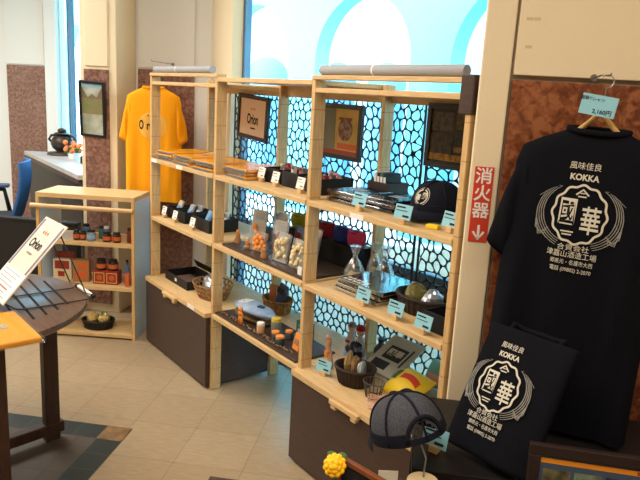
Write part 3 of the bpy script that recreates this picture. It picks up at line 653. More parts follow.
# ================================================================ PRICE CARDS
def card(label, loc, rz, face, wx=.072, wz=.05, grp='teal price cards'):
    t = thing('price_card', label, 'price card', loc, rz, grp)
    MB().box(-.013, .013, -.011, .011, 0, .022).out('wood_block', PINE, t, .002)
    c = MB().box(-wx/2, wx/2, -.001, .001, 0, wz).out('card', face, t, loc=(0, -.008, .018)); c.rotation_euler = (math.radians(-14), 0, 0)
    p = MB(); p.box(-wx*.42, wx*.10, -.0018, -.001, wz*.76, wz*.86); p.box(-wx*.42, wx*.25, -.0018, -.001, wz*.55, wz*.60); p.box(wx*.02, wx*.38, -.0018, -.001, wz*.16, wz*.30)
    q = p.out('print', INK if face == TEAL else GRAYPRINT, c); return t
def onshelf(X, Y, z): return S(X, Y, z+.0005)
c0 = card('teal price card before the flat black packages on the right top shelf', onshelf(1.86, .040, ZS[0]), RZ, TEAL)
for X, Y, z, a, lb in ((2.12, .012, ZS[0], .1, 'teal price card before the navy cap on the top shelf'), (2.285, .065, ZS[0], -.1, 'teal price card in the right corner of the top shelf'), (1.93, .03, ZS[1], .0, 'teal price card before the glossy black parcel on the middle shelf'), (2.105, .03, ZS[1], .05, 'teal price card before the wicker basket on the middle shelf'), (2.255, .015, ZS[1], .0, 'teal price card before the black box on the middle shelf'), (1.700, .045, ZS[2], .25, 'teal price card by the dark snack basket on the lowest shelf')):
    dup(c0, onshelf(X, Y, z), RZ+a, lb)
dup(c0, (.118, 1.60, .6505), math.radians(-30), 'teal price card standing on the black table beside the tote bag')
c1 = card('white price card before the left black tray on the middle top shelf', onshelf(1.075, .10, ZS[0]), RZ, WHITE, .055, .05, 'white price cards')
for X, Y, z, lb in ((1.235, .075, ZS[0], 'white price card before the middle black tray on the top shelf'), (1.43, .075, ZS[0], 'white price card before the right black tray on the top shelf'), (.085, .05, ZS[1], 'white price card before the leftmost black box on the left middle shelf'), (.245, .045, ZS[1], 'white price card before the second black box on the left middle shelf'), (.47, .045, ZS[1], 'white price card before the wide black box on the left middle shelf')):
    dup(c1, onshelf(X, Y, z), RZ, lb)

# ================================================================ TOP SHELF GOODS
def tray(label, loc, rz, wx, wy, h, material, grp=None, name='open_box', cat='box', t_=.004):
    t = thing(name, label, cat, loc, rz, grp)
    b = MB(); b.box(-wx/2, wx/2, -wy/2, wy/2, 0, t_); b.box(-wx/2, wx/2, -wy/2, -wy/2+t_, t_, h); b.box(-wx/2, wx/2, wy/2-t_, wy/2, t_, h); b.box(-wx/2, -wx/2+t_, -wy/2+t_, wy/2-t_, t_, h); b.box(wx/2-t_, wx/2, -wy/2+t_, wy/2-t_, t_, h)
    b.out('box', material, t); return t
def sticks(n, loc, rz, wx, wy, z0, h, cols, label, name, cat, grp, seed):
    random.seed(seed); out = []
    for i in range(n):
        u = (i+.5)/n; x = -wx/2+wx*u; y = random.uniform(-wy/2, wy/2); c, s_ = math.cos(rz), math.sin(rz)
        t = thing(name, label, cat, (loc[0]+x*c-y*s_, loc[1]+x*s_+y*c, z0), rz, grp)
        m_ = cols[i % len(cols)]; hh = h*random.uniform(.85, 1.1); 
        MB().box(-.006, .006, -.012, .012, 0, hh, (random.uniform(-.25, -.1), random.uniform(-.12, .12), 0)).out('strap', m_, t, .001)
        MB().sphere((random.uniform(-.003, .003), -.006, hh), .008, nu=8, nv=6).out('charm', random.choice(cols), t, smooth=True)
CH = [mat('charm_white', (224, 218, 210), .4), mat('charm_red', (176, 60, 60), .5), mat('charm_pink', (206, 130, 130), .5), mat('charm_gray', (120, 114, 112), .5)]
for i, (X, lb) in enumerate(((1.125, 'left'), (1.275, 'middle'), (1.455, 'right'))):
    p = onshelf(X, .205, ZS[0]); tray('black open tray of small charms, %s of three on the middle top shelf' % lb, p, RZ, .125, .17, .068, BLACK, 'black trays of charms')
    sticks(9, p, RZ, .10, .09, p[2]+.006, .072, CH, 'small pale key charm standing in the %s black tray on the top shelf' % lb, 'key_charm', 'charm', 'charms in the %s tray' % lb, i)
# dark basket of booklets
bx = tray('dark open box of booklets on the right top shelf by the post', onshelf(1.685, .335, ZS[0]), RZ, .13, .11, .075, mat('brown_box', (46, 34, 30), .6))
for i in range(4): 
    t = thing('booklet', 'booklet with pale square label standing in the dark box, %s from the left' % ['first', 'second', 'third', 'fourth'][i], 'booklet', onshelf(1.657+.019*i, .335, ZS[0]+.007), RZ, 'booklets in the dark box')
    MB().box(-.007, .007, -.043, .043, 0, .105, (0, -.12, 0)).out('cover', [PAPER, BLACK, mat('gray_cover', (90, 90, 92), .6), BLACK][i], t, .001); MB().box(-.006, .006, -.0455, -.0435, .03, .09, (0, -.12, 0)).out('paper_label', WHITE, t)
# flat glossy black packages
def flatpack(label, loc, rz, wx, wy, h, grp, deco=True):
    t = thing('flat_package', label, 'package', loc, rz, grp)
    MB().box(-wx/2+.006, wx/2-.006, -wy/2+.006, wy/2-.006, .001, h-.002).out('cloth', BLKCLOTH, t, .004)
    MB().box(-wx/2, wx/2, -wy/2, wy/2, 0, h).out('clear_bag', clear('bag_film', (.8, .85, .95), .25, .12), t, .004)
    if deco:
        g = MB(); g.box(-.03, .03, -.02, .025, h-.0012, h+.0003); g.out('print_patch', GRAYPRINT, t)
    return t
fp = None
for X, nm in ((1.702, 'left'), (1.888, 'right')):
    for k in range(3):
        lb = 'flat black packaged shirt, %s in the %s pile on the top shelf' % (LN[k], nm); p = onshelf(X+.002*k, .168+.008*(k % 2)+(.03 if nm == 'right' else 0), ZS[0]+k*.0165)
        fp = flatpack(lb, p, RZ, .172, .20, .016, 'flat black packages on the top shelf') if fp is None else dup(fp, p, RZ+.015*(k-1), lb)
def cap_(name, label, loc, rot, crown, trim, mesh_back, emb):
    t = thing(name, label, 'cap', loc, rot=rot); rx, ry, H = .088, .102, .100
    def dome(a, e, off=0):
        q = e; r = math.cos(q*PI/2)**.75; return ((rx+off)*r*math.cos(a), (ry+off)*r*math.sin(a), (H+off)*math.sin(q*PI/2)**.95)
    b = MB(); R = []
    for j in range(15):
        e = j/14*.985; R.append([dome(2*PI*k/48, e) for k in range(48)])
    RI = [[(x*.97, y*.97, z*.97) for x, y, z in r] for r in R]
    n = 48
    o = len(b.v); b.rings(R, False)
    # open arch at the back (−y)
    if mesh_back: b.f = [f for f in b.f if not (all((lambda p: p[1] < -.05 and abs(p[0]) < .042 and p[2] < .052-18*p[0]*p[0])(b.v[i]) for i in f))]
    b.out('crown', crown, t, smooth=True); cr = t.children[-1]; md = cr.modifiers.new('thick', 'SOLIDIFY'); md.thickness = .002; md.offset = -1
    s_ = MB()
    for k in range(3):
        a = PI/2+k*PI/3+(PI/6 if k else 0)*0
        s_.tube([dome(a, e/12, .0012) for e in range(13)][:-1]+[dome(a+PI, (12-e)/12, .0012) for e in range(1, 13)], .0034, 6)
    s_.out('seam', trim, t, smooth='all')
    bd = MB(); pts = []
    for k in range(49):
        a = -PI/2+.0+2*PI*k/48
        pts.append(a)
    skip = .48 if mesh_back else 0
    ar = [-PI/2+skip+(2*PI-2*skip)*k/44 for k in range(45)]
    RR = []
    for a in ar: RR.append([((rx+d)*math.cos(a), (ry+d)*math.sin(a), z) for d, z in ((.0015, -.004), (.0025, .012), (.0015, .026), (-.003, .026), (-.003, -.004))])
    bd.rings(RR); bd.out('sweatband', trim, t, smooth=True)
    if mesh_back:
        A = [(.044*math.cos(PI*k/14), None, .006+.050*math.sin(PI*k/14)) for k in range(15)]
        P = [(x, -ry*math.sqrt(max(0, 1-(x/rx)**2))*math.cos(min(1, z/H)*.9)**.6-.002, z) for x, _, z in A]
        MB().tube(P, .0055, 6).out('arch_trim', trim, t, smooth='all')
        RR = []
        for k in range(13): 
            a = -PI/2-.5+1.0*k/12; RR.append([((rx+d)*math.cos(a), (ry+d)*math.sin(a), z) for d, z in ((.001, -.003), (.001, .012), (-.001, .012), (-.001, -.003))])
        MB().rings(RR).out('strap', trim, t, smooth=True)
    br = MB()
    def bf(u, v):
        a = math.radians(22+136*u); x = (rx)*math.cos(a); y = ry*math.sin(a)*.98; ext = .060*v*math.sin(PI*u)**.5
        return (x*(1+.10*v), y+ext, .004-.012*v*v-.022*(abs(x)/rx)**2*v)
    br.sheet(bf, 24, 8, .003); br.out('brim', trim, t, smooth=True)
    MB().sphere((0, 0, H+.001), .006, rz=.004, nu=10, nv=6).out('button', trim, t, smooth=True)
    if emb:
        e = MB(); P2 = lambda x, z: (x, ry*(1-(x/rx)**2)**.5*math.cos(math.asin(min(.99, (z/H)**1.05)))**.75+.0016)
        def disk(r0, r1, z0):
            v = []; f = []
            for k in range(28):
                for r in (r0, r1):
                    x, z = r*math.cos(2*PI*k/28), z0+r*math.sin(2*PI*k/28); v.append((x, P2(x, z)[1], z))
            for k in range(28): f.append((2*k, 2*k+1, (2*k+3) % 56, (2*k+2) % 56))
            e.add(v, f)
        disk(.021, .025, .052); disk(.0285, .0300, .052); e.out('crest', PRINT, t)
        for c, x, z in (('國', .009, .055), ('華', -.009, .047)):
            q = text('lettering', c, .022, t, PRINT, x, z, fn=lambda px, pz: -P2(-px, pz)[1]-.0006, bold=.0006); q.scale = (1, 1, 1)
            for vv in q.data.vertices: vv.co = (-vv.co[0], -vv.co[1], vv.co[2])
    return t
cap_('baseball_cap', 'navy cap with a round white crest sitting on the right top shelf', onshelf(2.090, .205, ZS[0]+.034), (0, 0, math.radians(140)), NAVY, NAVY, False, True)
kb = thing('boxed_gift', 'dark box with pale label in the right corner of the top shelf', 'box', onshelf(2.28, .15, ZS[0]), RZ); MB().box(-.035, .035, -.025, .025, 0, .10).out('carton', BLACK, kb, .002); MB().box(-.025, .025, -.027, -.025, .045, .09).out('paper_label', mat('lilac_label', (176, 180, 196), .5), kb)
tag(MB().box(-.022, .022, -.015, .015, 0, .014, (0, 0, .3)).out('candy_packet', YELLOW, bevel=.003, loc=onshelf(2.215, .06, ZS[0]), rz=RZ), 'tiny yellow packet lying beside the navy cap', 'packet')

# framed posters hanging from the back rails
def poster(label, X0, X1, z0, z1, face, deco, tilt=0, yy=.388):
    t = thing('framed_poster', label, 'picture', S((X0+X1)/2, yy, (z0+z1)/2), rot=(0, tilt, RZ)); a, b_ = (X1-X0)/2, (z1-z0)/2; f = MB(); w_ = .022
    f.box(-a, a, -.008, .012, -b_, -b_+w_).box(-a, a, -.008, .012, b_-w_, b_).box(-a, -a+w_, -.008, .012, -b_+w_, b_-w_).box(a-w_, a, -.008, .012, -b_+w_, b_-w_)
    f.out('frame', mat('frame_dark', (38, 26, 24), .45), t, .002); MB().box(-a+w_, a-w_, 0, .006, -b_+w_, b_-w_).out('print', face, t); deco(t, a-w_, b_-w_); return t
def d1(t, a, b):
    text('lettering', 'Orion', .078, t, INK, 0, -.012, y=0, sx=.62, bold=.002); text('lettering', '★★★', .018, t, RED, 0, .045, y=0); MB().box(-.02, .03, -.001, 0, -.064, -.056).out('print_line', INK, t)
YELP = mat('yellow_poster', (214, 180, 96), .6, rgb2=(190, 150, 70), scale=9)
def d2(t, a, b):
    MB().box(-a, -.02, -.001, 0, -b, b).out('gray_panel', mat('gray_green', (120, 122, 104), .6), t); MB().lathe([(.052, 0), (.052, .0012)], n=28).out('round_picture', mat('round_pic', (90, 52, 44), .6, rgb2=(170, 140, 120), scale=40), t, loc=(.055, 0, .012)).rotation_euler = (PI/2, 0, 0)
    MB().box(0, a-.01, -.001, 0, -.078, -.052).out('orange_strip', ORBOX, t); MB().box(-a+.01, -a+.05, -.002, -.001, -.04, .02).out('bottle_picture', DKRED, t); MB().box(.005, .10, -.001, 0, b-.05, b-.038).out('print_line', DKRED, t); MB().box(-a, a, -.0014, 0, -b, -b+.02).out('red_strip', DKRED, t)
DKP = mat('dark_poster', (62, 52, 44), .6, rgb2=(40, 34, 32), scale=18)
def d3(t, a, b):
    for i, (x0, x1, q0, q1, c) in enumerate(((-a, -.03, .02, b-.01, (96, 86, 78)), (-.02, a, .03, b, (110, 88, 50)), (-.02, a, -.06, .02, (66, 62, 66)), (.02, .06, -.05, .01, (124, 116, 100)), (-a, -.03, -.08, .01, (80, 68, 60)), (-a, a, -b+.008, -b+.034, (176, 124, 22)), (-.02, a, -b+.045, -b+.065, (150, 116, 40)))):
        MB().box(x0, x1, -.001-.0004*i, 0, q0, q1).out('picture_block', mat('pblk%d' % i, c, .6, rgb2=tuple(int(v*.6) for v in c), scale=50), t)
poster('dark framed tan poster with a large logo behind the middle top shelf', .335, .655, 1.292, 1.534, PINKPAPER, d1, .06)
poster('dark framed yellow poster with a round picture behind the right post', 1.09, 1.435, 1.268, 1.520, YELP, d2, .01)
poster('dark framed poster of small pictures at the right end of the racks', 1.835, 2.17, 1.302, 1.548, DKP, d3, .0, .385)

# ================================================================ MIDDLE SHELF GOODS
z = ZS[1]
SILB = mat('silver_blue', (120, 168, 214), .35, metal=.2)
for i, (X, Y, wx, wy, h, tops, lb) in enumerate(((.095, .16, .085, .17, .062, (PAPER,), 'leftmost black open box on the left middle shelf'), (.265, .16, .10, .18, .066, (SILVER, SILVER), 'second black open box, with silver packets, on the left middle shelf'), (.500, .165, .20, .18, .070, (SILB, SILVER, SILVER), 'wide black open box with blue and silver packets on the left middle shelf'))):
    p = onshelf(X, Y, z); tray(lb, p, RZ, wx, wy, h, BLACK, 'black boxes on the left middle shelf')
    for k, m_ in enumerate(tops):
        t = thing('snack_packet', ['pale', 'silver', 'shiny'][i]+' packet leaning in the '+['leftmost', 'second', 'wide'][i]+' black box, '+['front', 'middle', 'back'][k]+' of its box', 'packet', onshelf(X-.02*(len(tops)-1)+.04*k, Y-.02+.032*k, z+.006), RZ, 'packets in black boxes')
        MB().box(-.024, .024, -.007, .007, .0, .095, (-.40, .05, 0)).out('pouch', m_, t, .005); MB().box(-.016, .016, -.0102, -.0078, .035, .065, (-.40, .05, 0)).out('paper_label', WHITE if k else SILB, t)
tray('dark gray flat tray beside the rack upright on the middle shelf', onshelf(.885, .345, z), RZ, .13, .11, .055, mat('gray_tray', (58, 60, 66), .6))
bdk = thing('display_board', 'dark wooden board under the shell crafts on the middle shelf', 'board', onshelf(1.22, .15, z), RZ); MB().box(-.36, .345, -.135, .13, 0, .012).out('board', mat('dark_board', (70, 52, 40), .5, rgb2=(54, 40, 32), scale=5, stretch=(3, 20, 20)), bdk, .002)
zb = z+.0125
# craft packets standing with a printed card and a shell ornament
def craft(label, X, Y, ang, hgt, face, col, deco, seed):
    random.seed(seed); t = thing('craft_packet', label, 'packet', S(X, Y, zb), RZ+ang, 'craft packets on the dark board'); t.scale = (1.2, 1.05, 1.3)
    c = MB().box(-.037, .037, -.0015, .0015, 0, hgt).out('backing_card', face, t); c.rotation_euler = (math.radians(-14), 0, 0)
    f = MB().box(-.040, .040, -.014, -.002, 0, hgt*1.04).out('clear_bag', PLASTIC, t); f.rotation_euler = (math.radians(-14), 0, 0)
    o = MB()
    if deco == 'flower':
        for k in range(7): a = 2*PI*k/7; o.sphere((.022*math.cos(a), -.012, .034+.022*math.sin(a)), .011, .007, .011, 9, 6)
        o.sphere((0, -.016, .034), .010, .008, .010, 9, 6)
    elif deco == 'shells':
        for k in range(26): o.sphere((random.uniform(-.032, .032), random.uniform(-.02, -.004), random.uniform(.008, .085)), random.uniform(.006, .010), nu=7, nv=5)
    else:
        for k in range(4): o.sphere((random.uniform(-.02, .02), -.012, .015+.018*k), .010, .007, .012, 8, 6)
    o.out('ornament', col, t, smooth=True).rotation_euler = (math.radians(-10), 0, 0)
    MB().box(-.022, .022, -.0025, -.0015, hgt*.72, hgt*.9).out('printed_header', mat('lilac_label', (176, 180, 196), .5), t).rotation_euler = (math.radians(-14), 0, 0); return t
LIL = mat('lilac_card', (186, 176, 182), .6); GRC = mat('gray_card', (150, 142, 146), .6)
for i, (X, Y, a, h, fc, cl, dc, lb) in enumerate(((.955, .155, .35, .135, PAPER, ORN, 'x', 'tall pale craft packet with an orange ornament at the left of the dark board'), (1.03, .235, .25, .13, GRC, SHELLC, 'x', 'gray craft packet behind the tall pale one on the dark board'), (1.085, .09, .2, .070, CARDB, ORN, 'flower', 'low craft packet with an orange flower ornament in front'), (1.145, .16, .15, .115, LIL, REDF, 'x', 'craft packet with a lilac card and dark red ornament in the middle'), (1.22, .235, .1, .10, LIL, REDF, 'x', 'lilac craft packet at the back of the dark board'), (1.345, .205, .1, .115, LIL, SHELLC, 'x', 'lilac craft packet behind the cream shells'), (1.30, .075, .1, .100, GRC, SHELLC, 'shells', 'craft packet with a cluster of cream shells in front'), (1.425, .08, .05, .095, GRC, SHELLC, 'shells', 'craft packet with a cluster of cream shells next to the right upright'))):
    craft(lb, X, Y, a, h, fc, cl, dc, i)
for i, (X, Y, h) in enumerate(((.885, .09, .055), (1.005, .075, .03), (1.20, .05, .05))):
    t = thing('clay_figure', 'small tan clay figure on the dark board, '+['leftmost', 'middle', 'rightmost'][i]+' of three', 'figure', S(X, Y, zb), RZ, 'tan clay figures'); MB().lathe([(.016, 0), (.018, h*.25), (.011, h*.6), (.012, h*.8), (.004, h)], n=14).out('body', CARDB, t, smooth=True); MB().sphere((0, 0, h+.004), .009).out('head', ORN, t, smooth=True)
tag(MB().box(-.014, .014, -.002, .002, 0, .035).out('white_tag', WHITE, loc=S(1.515, .030, zb), rz=RZ), 'small white tag at the right end of the dark board', 'tag')
# masks / pouches
def pouch(label, X, Y, zz, col, inner, ang):
    zz += .0005
    t = thing('fabric_pouch', label, 'pouch', S(X, Y, zz), RZ+ang, 'coloured pouches on the middle shelf'); b = MB(); R = []
    for j in range(10):
        q = j/9; zz_ = .105*q; r = (.055+.022*math.sin(q*2.4))*(1-.12*q); R.append([(r*1.15*math.cos(2*PI*k/24)*(1+.06*math.cos(3*2*PI*k/24)), r*.75*math.sin(2*PI*k/24), zz_+.012*q*math.cos(2*2*PI*k/24)) for k in range(24)])
    b.rings(R); b.out('body', col, t, smooth=True)
    MB().sphere((0, -.012, .100), .048, .036, .018, 18, 8).out('opening', inner, t, smooth=True)
    MB().tube([(.052*math.cos(2*PI*k/24), -.012+.040*math.sin(2*PI*k/24), .108) for k in range(24)], .006, 6, True).out('rim', col, t, smooth='all'); return t
rk = MB().box(-.275, .275, -.05, .05, 0, .105).out('display_riser', BLACK, bevel=.002, loc=onshelf(1.285, .345, z), rz=RZ); tag(rk, 'black riser at the back of the middle shelf under the coloured pouches', 'riser')
zr = z+.106
for X, col, lb, ang in ((1.050, mat('olive_yellow', (196, 186, 40), .8), 'yellow pouch with a dark opening at the left end of the riser', .2), (1.175, mat('dark_green', (40, 74, 44), .8), 'dark green pouch with a dark opening beside the yellow one', .1), (1.285, REDF, 'dark red pouch with a dark opening behind the right post', 0), (1.395, BLUEF, 'blue pouch with a dark opening between the red and pink ones', .1), (1.500, PINK, 'bright pink pouch with a dark opening at the right end of the riser', .1)):
    pouch(lb, X, .345, zr, col, BLACK, ang).scale = (.62, .62, .60)
# clear bags tied with a ribbon
def tied(label, X, Y, s_):
    t = thing('gift_bag', label, 'bag', onshelf(X, Y, z), RZ, 'clear tied bags on the middle shelf')
    MB().lathe([(.034*s_, 0), (.046*s_, .012), (.044*s_, .045), (.026*s_, .082), (.009, .105), (.020, .135), (.026, .15)], n=14, cap=True).out('clear_bag', FILM, t, smooth=True)
    MB().lathe([(.011, .101), (.011, .109)], n=12).out('ribbon', SILVER, t)
    MB().sphere((0, 0, .024), .028*s_, rz=.02).out('sweets', SHELLC, t, smooth=True); MB().sphere((.004, .004, .052), .020*s_, rz=.015).out('dark_sweets', mat('brown_sweet', (74, 48, 30), .5), t, smooth=True)
tied('clear tied gift bag nearer the post on the right middle shelf', 1.650, .215, 1.0)
tied('clear tied gift bag behind the glossy black parcel on the middle shelf', 1.715, .325, .95)
tied('clear tied gift bag half hidden behind the right post', 1.630, .345, .8)
# glossy black parcels with white lettering
gp = None
for k in range(3):
    lb = 'glossy black wrapped parcel with white print, %s of its pile on the middle shelf' % LN[k]; p = onshelf(1.865+.004*k, .155+.008*k, z+.0178*k)
    if gp is None:
        gp = thing('wrapped_parcel', lb, 'parcel', p, RZ, 'glossy black parcels'); MB().box(-.15, .095, -.09, .13, .001, .015).out('contents', BLKCLOTH, gp, .004); MB().box(-.155, .10, -.095, .135, 0, .017).out('wrapper', clear('black_film', (.5, .55, .65), .5, .12), gp, .004)
        g = MB()
        for j in range(5):
            for r in range(2): g.box(-.135+.026*j, -.118+.026*j, -.086+.024*r, -.070+.024*r, .0168, .0175)
        g.out('white_print', PRINT, gp)
    else: dup(gp, p, RZ+.02*k, lb)
bk1 = basket('brown wicker basket of packets on the right middle shelf', onshelf(2.088, .185, z), RZ, .115, .085, .062, WICKER)
foil('olive plant packet in clear wrap at the left of the brown basket', onshelf(2.046, .185, z+.01), RZ, .038, .045, .085, mat('olive_wrap', (120, 112, 62), .4), 5, grp='packets in the brown basket')
foil('silver packet at the right of the brown basket', onshelf(2.130, .185, z+.01), RZ, .038, .045, .080, SILVER, 6, grp='packets in the brown basket')
bb = tray('black open box at the right end of the middle shelf', onshelf(2.285, .135, z), RZ, .15, .16, .065, BLACK)
tag(MB().box(-.04, .04, -.012, .012, 0, .012, (0, 0, .3)).out('film_packet', SILB, bevel=.003, loc=onshelf(2.285, .10, z+.0045), rz=RZ), 'small shiny blue packet lying in the black open box', 'packet')

# ================================================================ LOW SHELF GOODS
z = ZS[2]
bt = tray('black open tray box on the left cabinet', onshelf(.235, .155, z), RZ, .30, .20, .05, BLACK); MB().box(-.012, .012, -.1012, -.100, .018, .036).out('white_label', WHITE, bt); MB().box(-.145, .145, .0955, .099, .05, .10, (.5, 0, 0)).out('lid', BLACK, bt)
sl_ = thing('slim_packet', 'brown flat packet lying in the black tray box', 'packet', onshelf(.235, .14, z+.0045), RZ); MB().box(-.09, .09, -.05, .05, 0, .02).out('pouch', mat('dusty_brown', (96, 76, 66), .6), sl_, .006)
wb = thing('wire_basket', 'light openwork oval basket holding a wrapped packet on the left cabinet', 'basket', onshelf(.545, .135, z), RZ)
w_ = MB()
for h, k in ((.003, .74), (.03, .86), (.055, .95), (.08, 1.04)): w_.tube([(.13*k*math.cos(2*PI*i/36), .10*k*math.sin(2*PI*i/36), h) for i in range(36)], .0035, 6, True)
for sg_ in (1, -1):
    for k in range(22):
        a = 2*PI*k/22; w_.tube([(.13*(.74+.30*q)*math.cos(a+sg_*.5*q), .10*(.74+.30*q)*math.sin(a+sg_*.5*q), .003+.077*q) for q in (0, .33, .66, 1)], .0028, 5)
w_.out('weave', WICKL, wb, smooth='all'); MB().lathe([(.092, 0), (.092, .004)], n=28, sy=.76).out('base', WICKL, wb)
foil('silver wrapped packet with dark print in the light openwork basket', onshelf(.555, .135, z+.008), RZ, .070, .055, .12, SILVER, 9, band=mat('dark_print', (50, 52, 60), .6))
b2 = basket('light brown woven basket behind the rack upright on the low middle shelf', onshelf(.925, .318, z), RZ, .095, .070, .070, WICKL)
t = thing('slate_pouch', 'slate blue pouch sticking out of the light brown basket', 'pouch', onshelf(.960, .318, z+.015), RZ+.1); MB().box(-.032, .032, -.009, .009, 0, .145, (-.1, .22, 0)).out('pouch', BLUEG, t, .007); MB().box(-.022, .022, -.0115, -.0095, .095, .125, (-.1, .22, 0)).out('dark_label', BLACK, t)
t = thing('tan_carton', 'tan and orange carton standing in the light brown basket', 'carton', onshelf(.888, .318, z+.012), RZ); MB().box(-.030, .030, -.010, .010, .0, .125, (-.05, -.1, 0)).out('carton', CARDB, t, .002); MB().box(-.02, .02, -.0125, -.0105, .06, .095, (-.05, -.1, 0)).out('orange_print', ORBOX, t)
bd2 = thing('bead_board', 'long dark board edged with beads on the low middle shelf', 'board', onshelf(1.175, .135, z), RZ); MB().box(-.365, .365, -.125, .095, 0, .010).out('board', MATS['dark_board'], bd2, .002)
random.seed(4); bm_ = MB()
for k in range(64): bm_.sphere((-.33+.0098*k+random.uniform(-.003, .003), -.092+random.uniform(-.012, .012), .0145), .0055, nu=7, nv=5)
bm_.out('bead_string', mat('bead_tan', (150, 116, 80), .5, rgb2=(70, 60, 56), scale=60), bd2, smooth=True)
zb = z+.0105
pl = thing('oval_plate', 'oval light brown woven plate under the wrapped blue parcel', 'plate', S(1.005, .135, zb), RZ+.08); MB().lathe([(.10, 0), (.145, .018), (.150, .026), (.143, .024), (.10, .007), (.02, .006)], n=36, sy=.5).out('dish', WICKL, pl, smooth=True)
wp = thing('wrapped_parcel', 'pale blue wrapped parcel lying on the oval woven plate', 'parcel', S(1.010, .137, zb+.034), RZ+.08); R = []
for j in range(15):
    q = j/14; hw = .062*math.sin(PI*min(1, .12+q*.88))**.55+.012*(q > .93); hh = .026*math.sin(PI*(.08+.84*q))**.6; R.append([(-.15+.30*q, hw*math.cos(2*PI*k/20), .020+hh*math.sin(2*PI*k/20)*(1+.15*math.sin(5*k+j))) for k in range(20)])
MB().rings(R).out('wrapper', PALEB, wp, smooth=True); MB().box(.03, .06, -.02, .008, .044, .050, (0, .1, .3)).out('dark_sticker', mat('dark_sticker', (44, 54, 64), .5), wp); MB().box(-.12, -.06, -.03, .03, .036, .043, (0, -.1, .2)).out('white_label', WHITE, wp)
fg = thing('clay_figure', 'orange two-legged clay figure in front of the oval plate', 'figure', S(1.03, .034, zb+.001), RZ)
MB().tube([(-.010, 0, .0), (-.008, 0, .03), (0, 0, .05)], [.008, .008, .009], 8).tube([(.012, 0, .0), (.009, 0, .03), (0, 0, .05)], [.008, .008, .009], 8).tube([(0, 0, .045), (0, 0, .068)], [.012, .008], 8).out('body', ORN, fg, smooth='all'); MB().sphere((0, 0, .077), .012).out('head', ORN, fg, smooth=True); MB().tube([(-.022, 0, .055), (0, 0, .062), (.022, 0, .05)], .005, 6).out('arms', ORN, fg, smooth='all')
def sjar(label, X, Y, r, h, body, lid, grp='small jars on the bead board'):
    t = thing('small_jar', label, 'jar', S(X, Y, zb), RZ, grp); MB().lathe([(r*.9, 0), (r, .003), (r, h*.7), (r*.85, h*.78)], n=18).out('glass', body, t, smooth=True); MB().lathe([(r*.95, h*.78), (r*1.0, h*.8), (r*.95, h)], n=18).out('cloth_lid', lid, t, .001, smooth=True)
sjar('white lidded jar with orange foot behind the clay figure', 1.185, .055, .019, .055, mat('jar_peach', (206, 160, 116), .3), WHITE)
sjar('gray jar with yellow lid, tallest on the bead board', 1.225, .115, .024, .080, mat('jar_gray', (120, 124, 116), .3), mat('lid_yellow', (214, 184, 70), .6))
sjar('short dark jar with orange lid, left of the three low ones', 1.292, .070, .019, .045, mat('jar_slate', (70, 78, 84), .25), ORN)
sjar('short dark jar with orange lid, front right of the three low ones', 1.352, .055, .021, .045, MATS['jar_slate'], ORN)
sjar('short dark jar with orange lid, back right of the three low ones', 1.315, .130, .018, .045, MATS['jar_slate'], ORN)
t = thing('green_carton', 'dark green carton with pale print behind the jars', 'carton', S(1.35, .195, zb), RZ); MB().box(-.045, .045, -.02, .02, 0, .085).out('carton', mat('deep_green', (50, 86, 76), .5), t, .002); MB().box(-.03, .03, -.0212, -.02, .03, .05).out('pale_print', PALEB, t); MB().box(-.03, .03, -.0212, -.02, .06, .072).out('green_print', GREEN, t)
t = thing('orange_packet', 'orange packet leaning by the right post on the low middle shelf', 'packet', S(1.445, .09, zb), RZ); MB().box(-.025, .025, -.008, .008, 0, .08, (-.2, .1, 0)).out('pouch', ORN, t, .005); MB().box(-.015, .015, -.011, -.009, .03, .055, (-.2, .1, 0)).out('paper_label', CARDB, t)
# right cabinet top
t = thing('tan_figure', 'curved tan wooden figure standing behind the right post', 'figure', onshelf(1.645, .11, z+.004), RZ); MB().tube([(.01, 0, 0), (.012, 0, .03), (.004, 0, .06), (-.008, 0, .085), (-.006, 0, .11), (.006, 0, .125)], [.016, .013, .011, .012, .012, .006], 10).out('body', mat('tan_wood', (196, 150, 116), .5), t, smooth='all'); MB().sphere((-.004, -.004, .132), .013).out('head', MATS['tan_wood'], t, smooth=True); MB().box(-.01, .01, -.018, -.006, .05, .075).out('orange_sash', ORN, t)
def doll(label, X, Y, s_, hat):
    t = thing('doll', label, 'doll', onshelf(X, Y, z), RZ, 'small dolls on the right cabinet'); MB().lathe([(.030*s_, 0), (.030*s_, .005), (.018*s_, .075*s_), (.010*s_, .095*s_)], n=16).out('robe', mat('doll_robe', (176, 168, 160), .7), t, smooth=True); MB().sphere((0, 0, .112*s_), .019*s_).out('head', mat('doll_face', (206, 176, 150), .6), t, smooth=True); MB().lathe([(.021*s_, .118*s_), (.017*s_, .132*s_), (.004, .14*s_)], n=14).out('hat', hat, t, smooth=True); MB().box(-.012*s_, .012*s_, -.026*s_, -.018*s_, .045*s_, .055*s_).out('sash', REDF, t)
doll('small doll with a red hat nearer the post', 1.628, .295, 1.1, REDF); doll('small doll with a gray hat and pale robe behind the post', 1.545, .315, 1.0, mat('hat_gray', (120, 110, 104), .7))
t = foil('dark blue-black bag standing between the dolls and the snack basket', onshelf(1.685, .215, z), RZ, .045, .036, .105, mat('dark_film', (30, 34, 52), .25), 12, 'dark_bag', 'bag'); MB().sphere((-.02, -.036, .06), .014, .004, .014).out('blue_crest', SILB, t, smooth=True)
t = foil('gray-blue wrapped bundle behind the snack basket', onshelf(1.690, .365, z), RZ, .030, .030, .075, mat('gray_blue', (70, 80, 106), .4), 13, 'wrapped_bundle', 'bundle'); MB().lathe([(.012, .08), (.02, .10)], n=12).out('tied_top', MATS['gray_blue'], t)
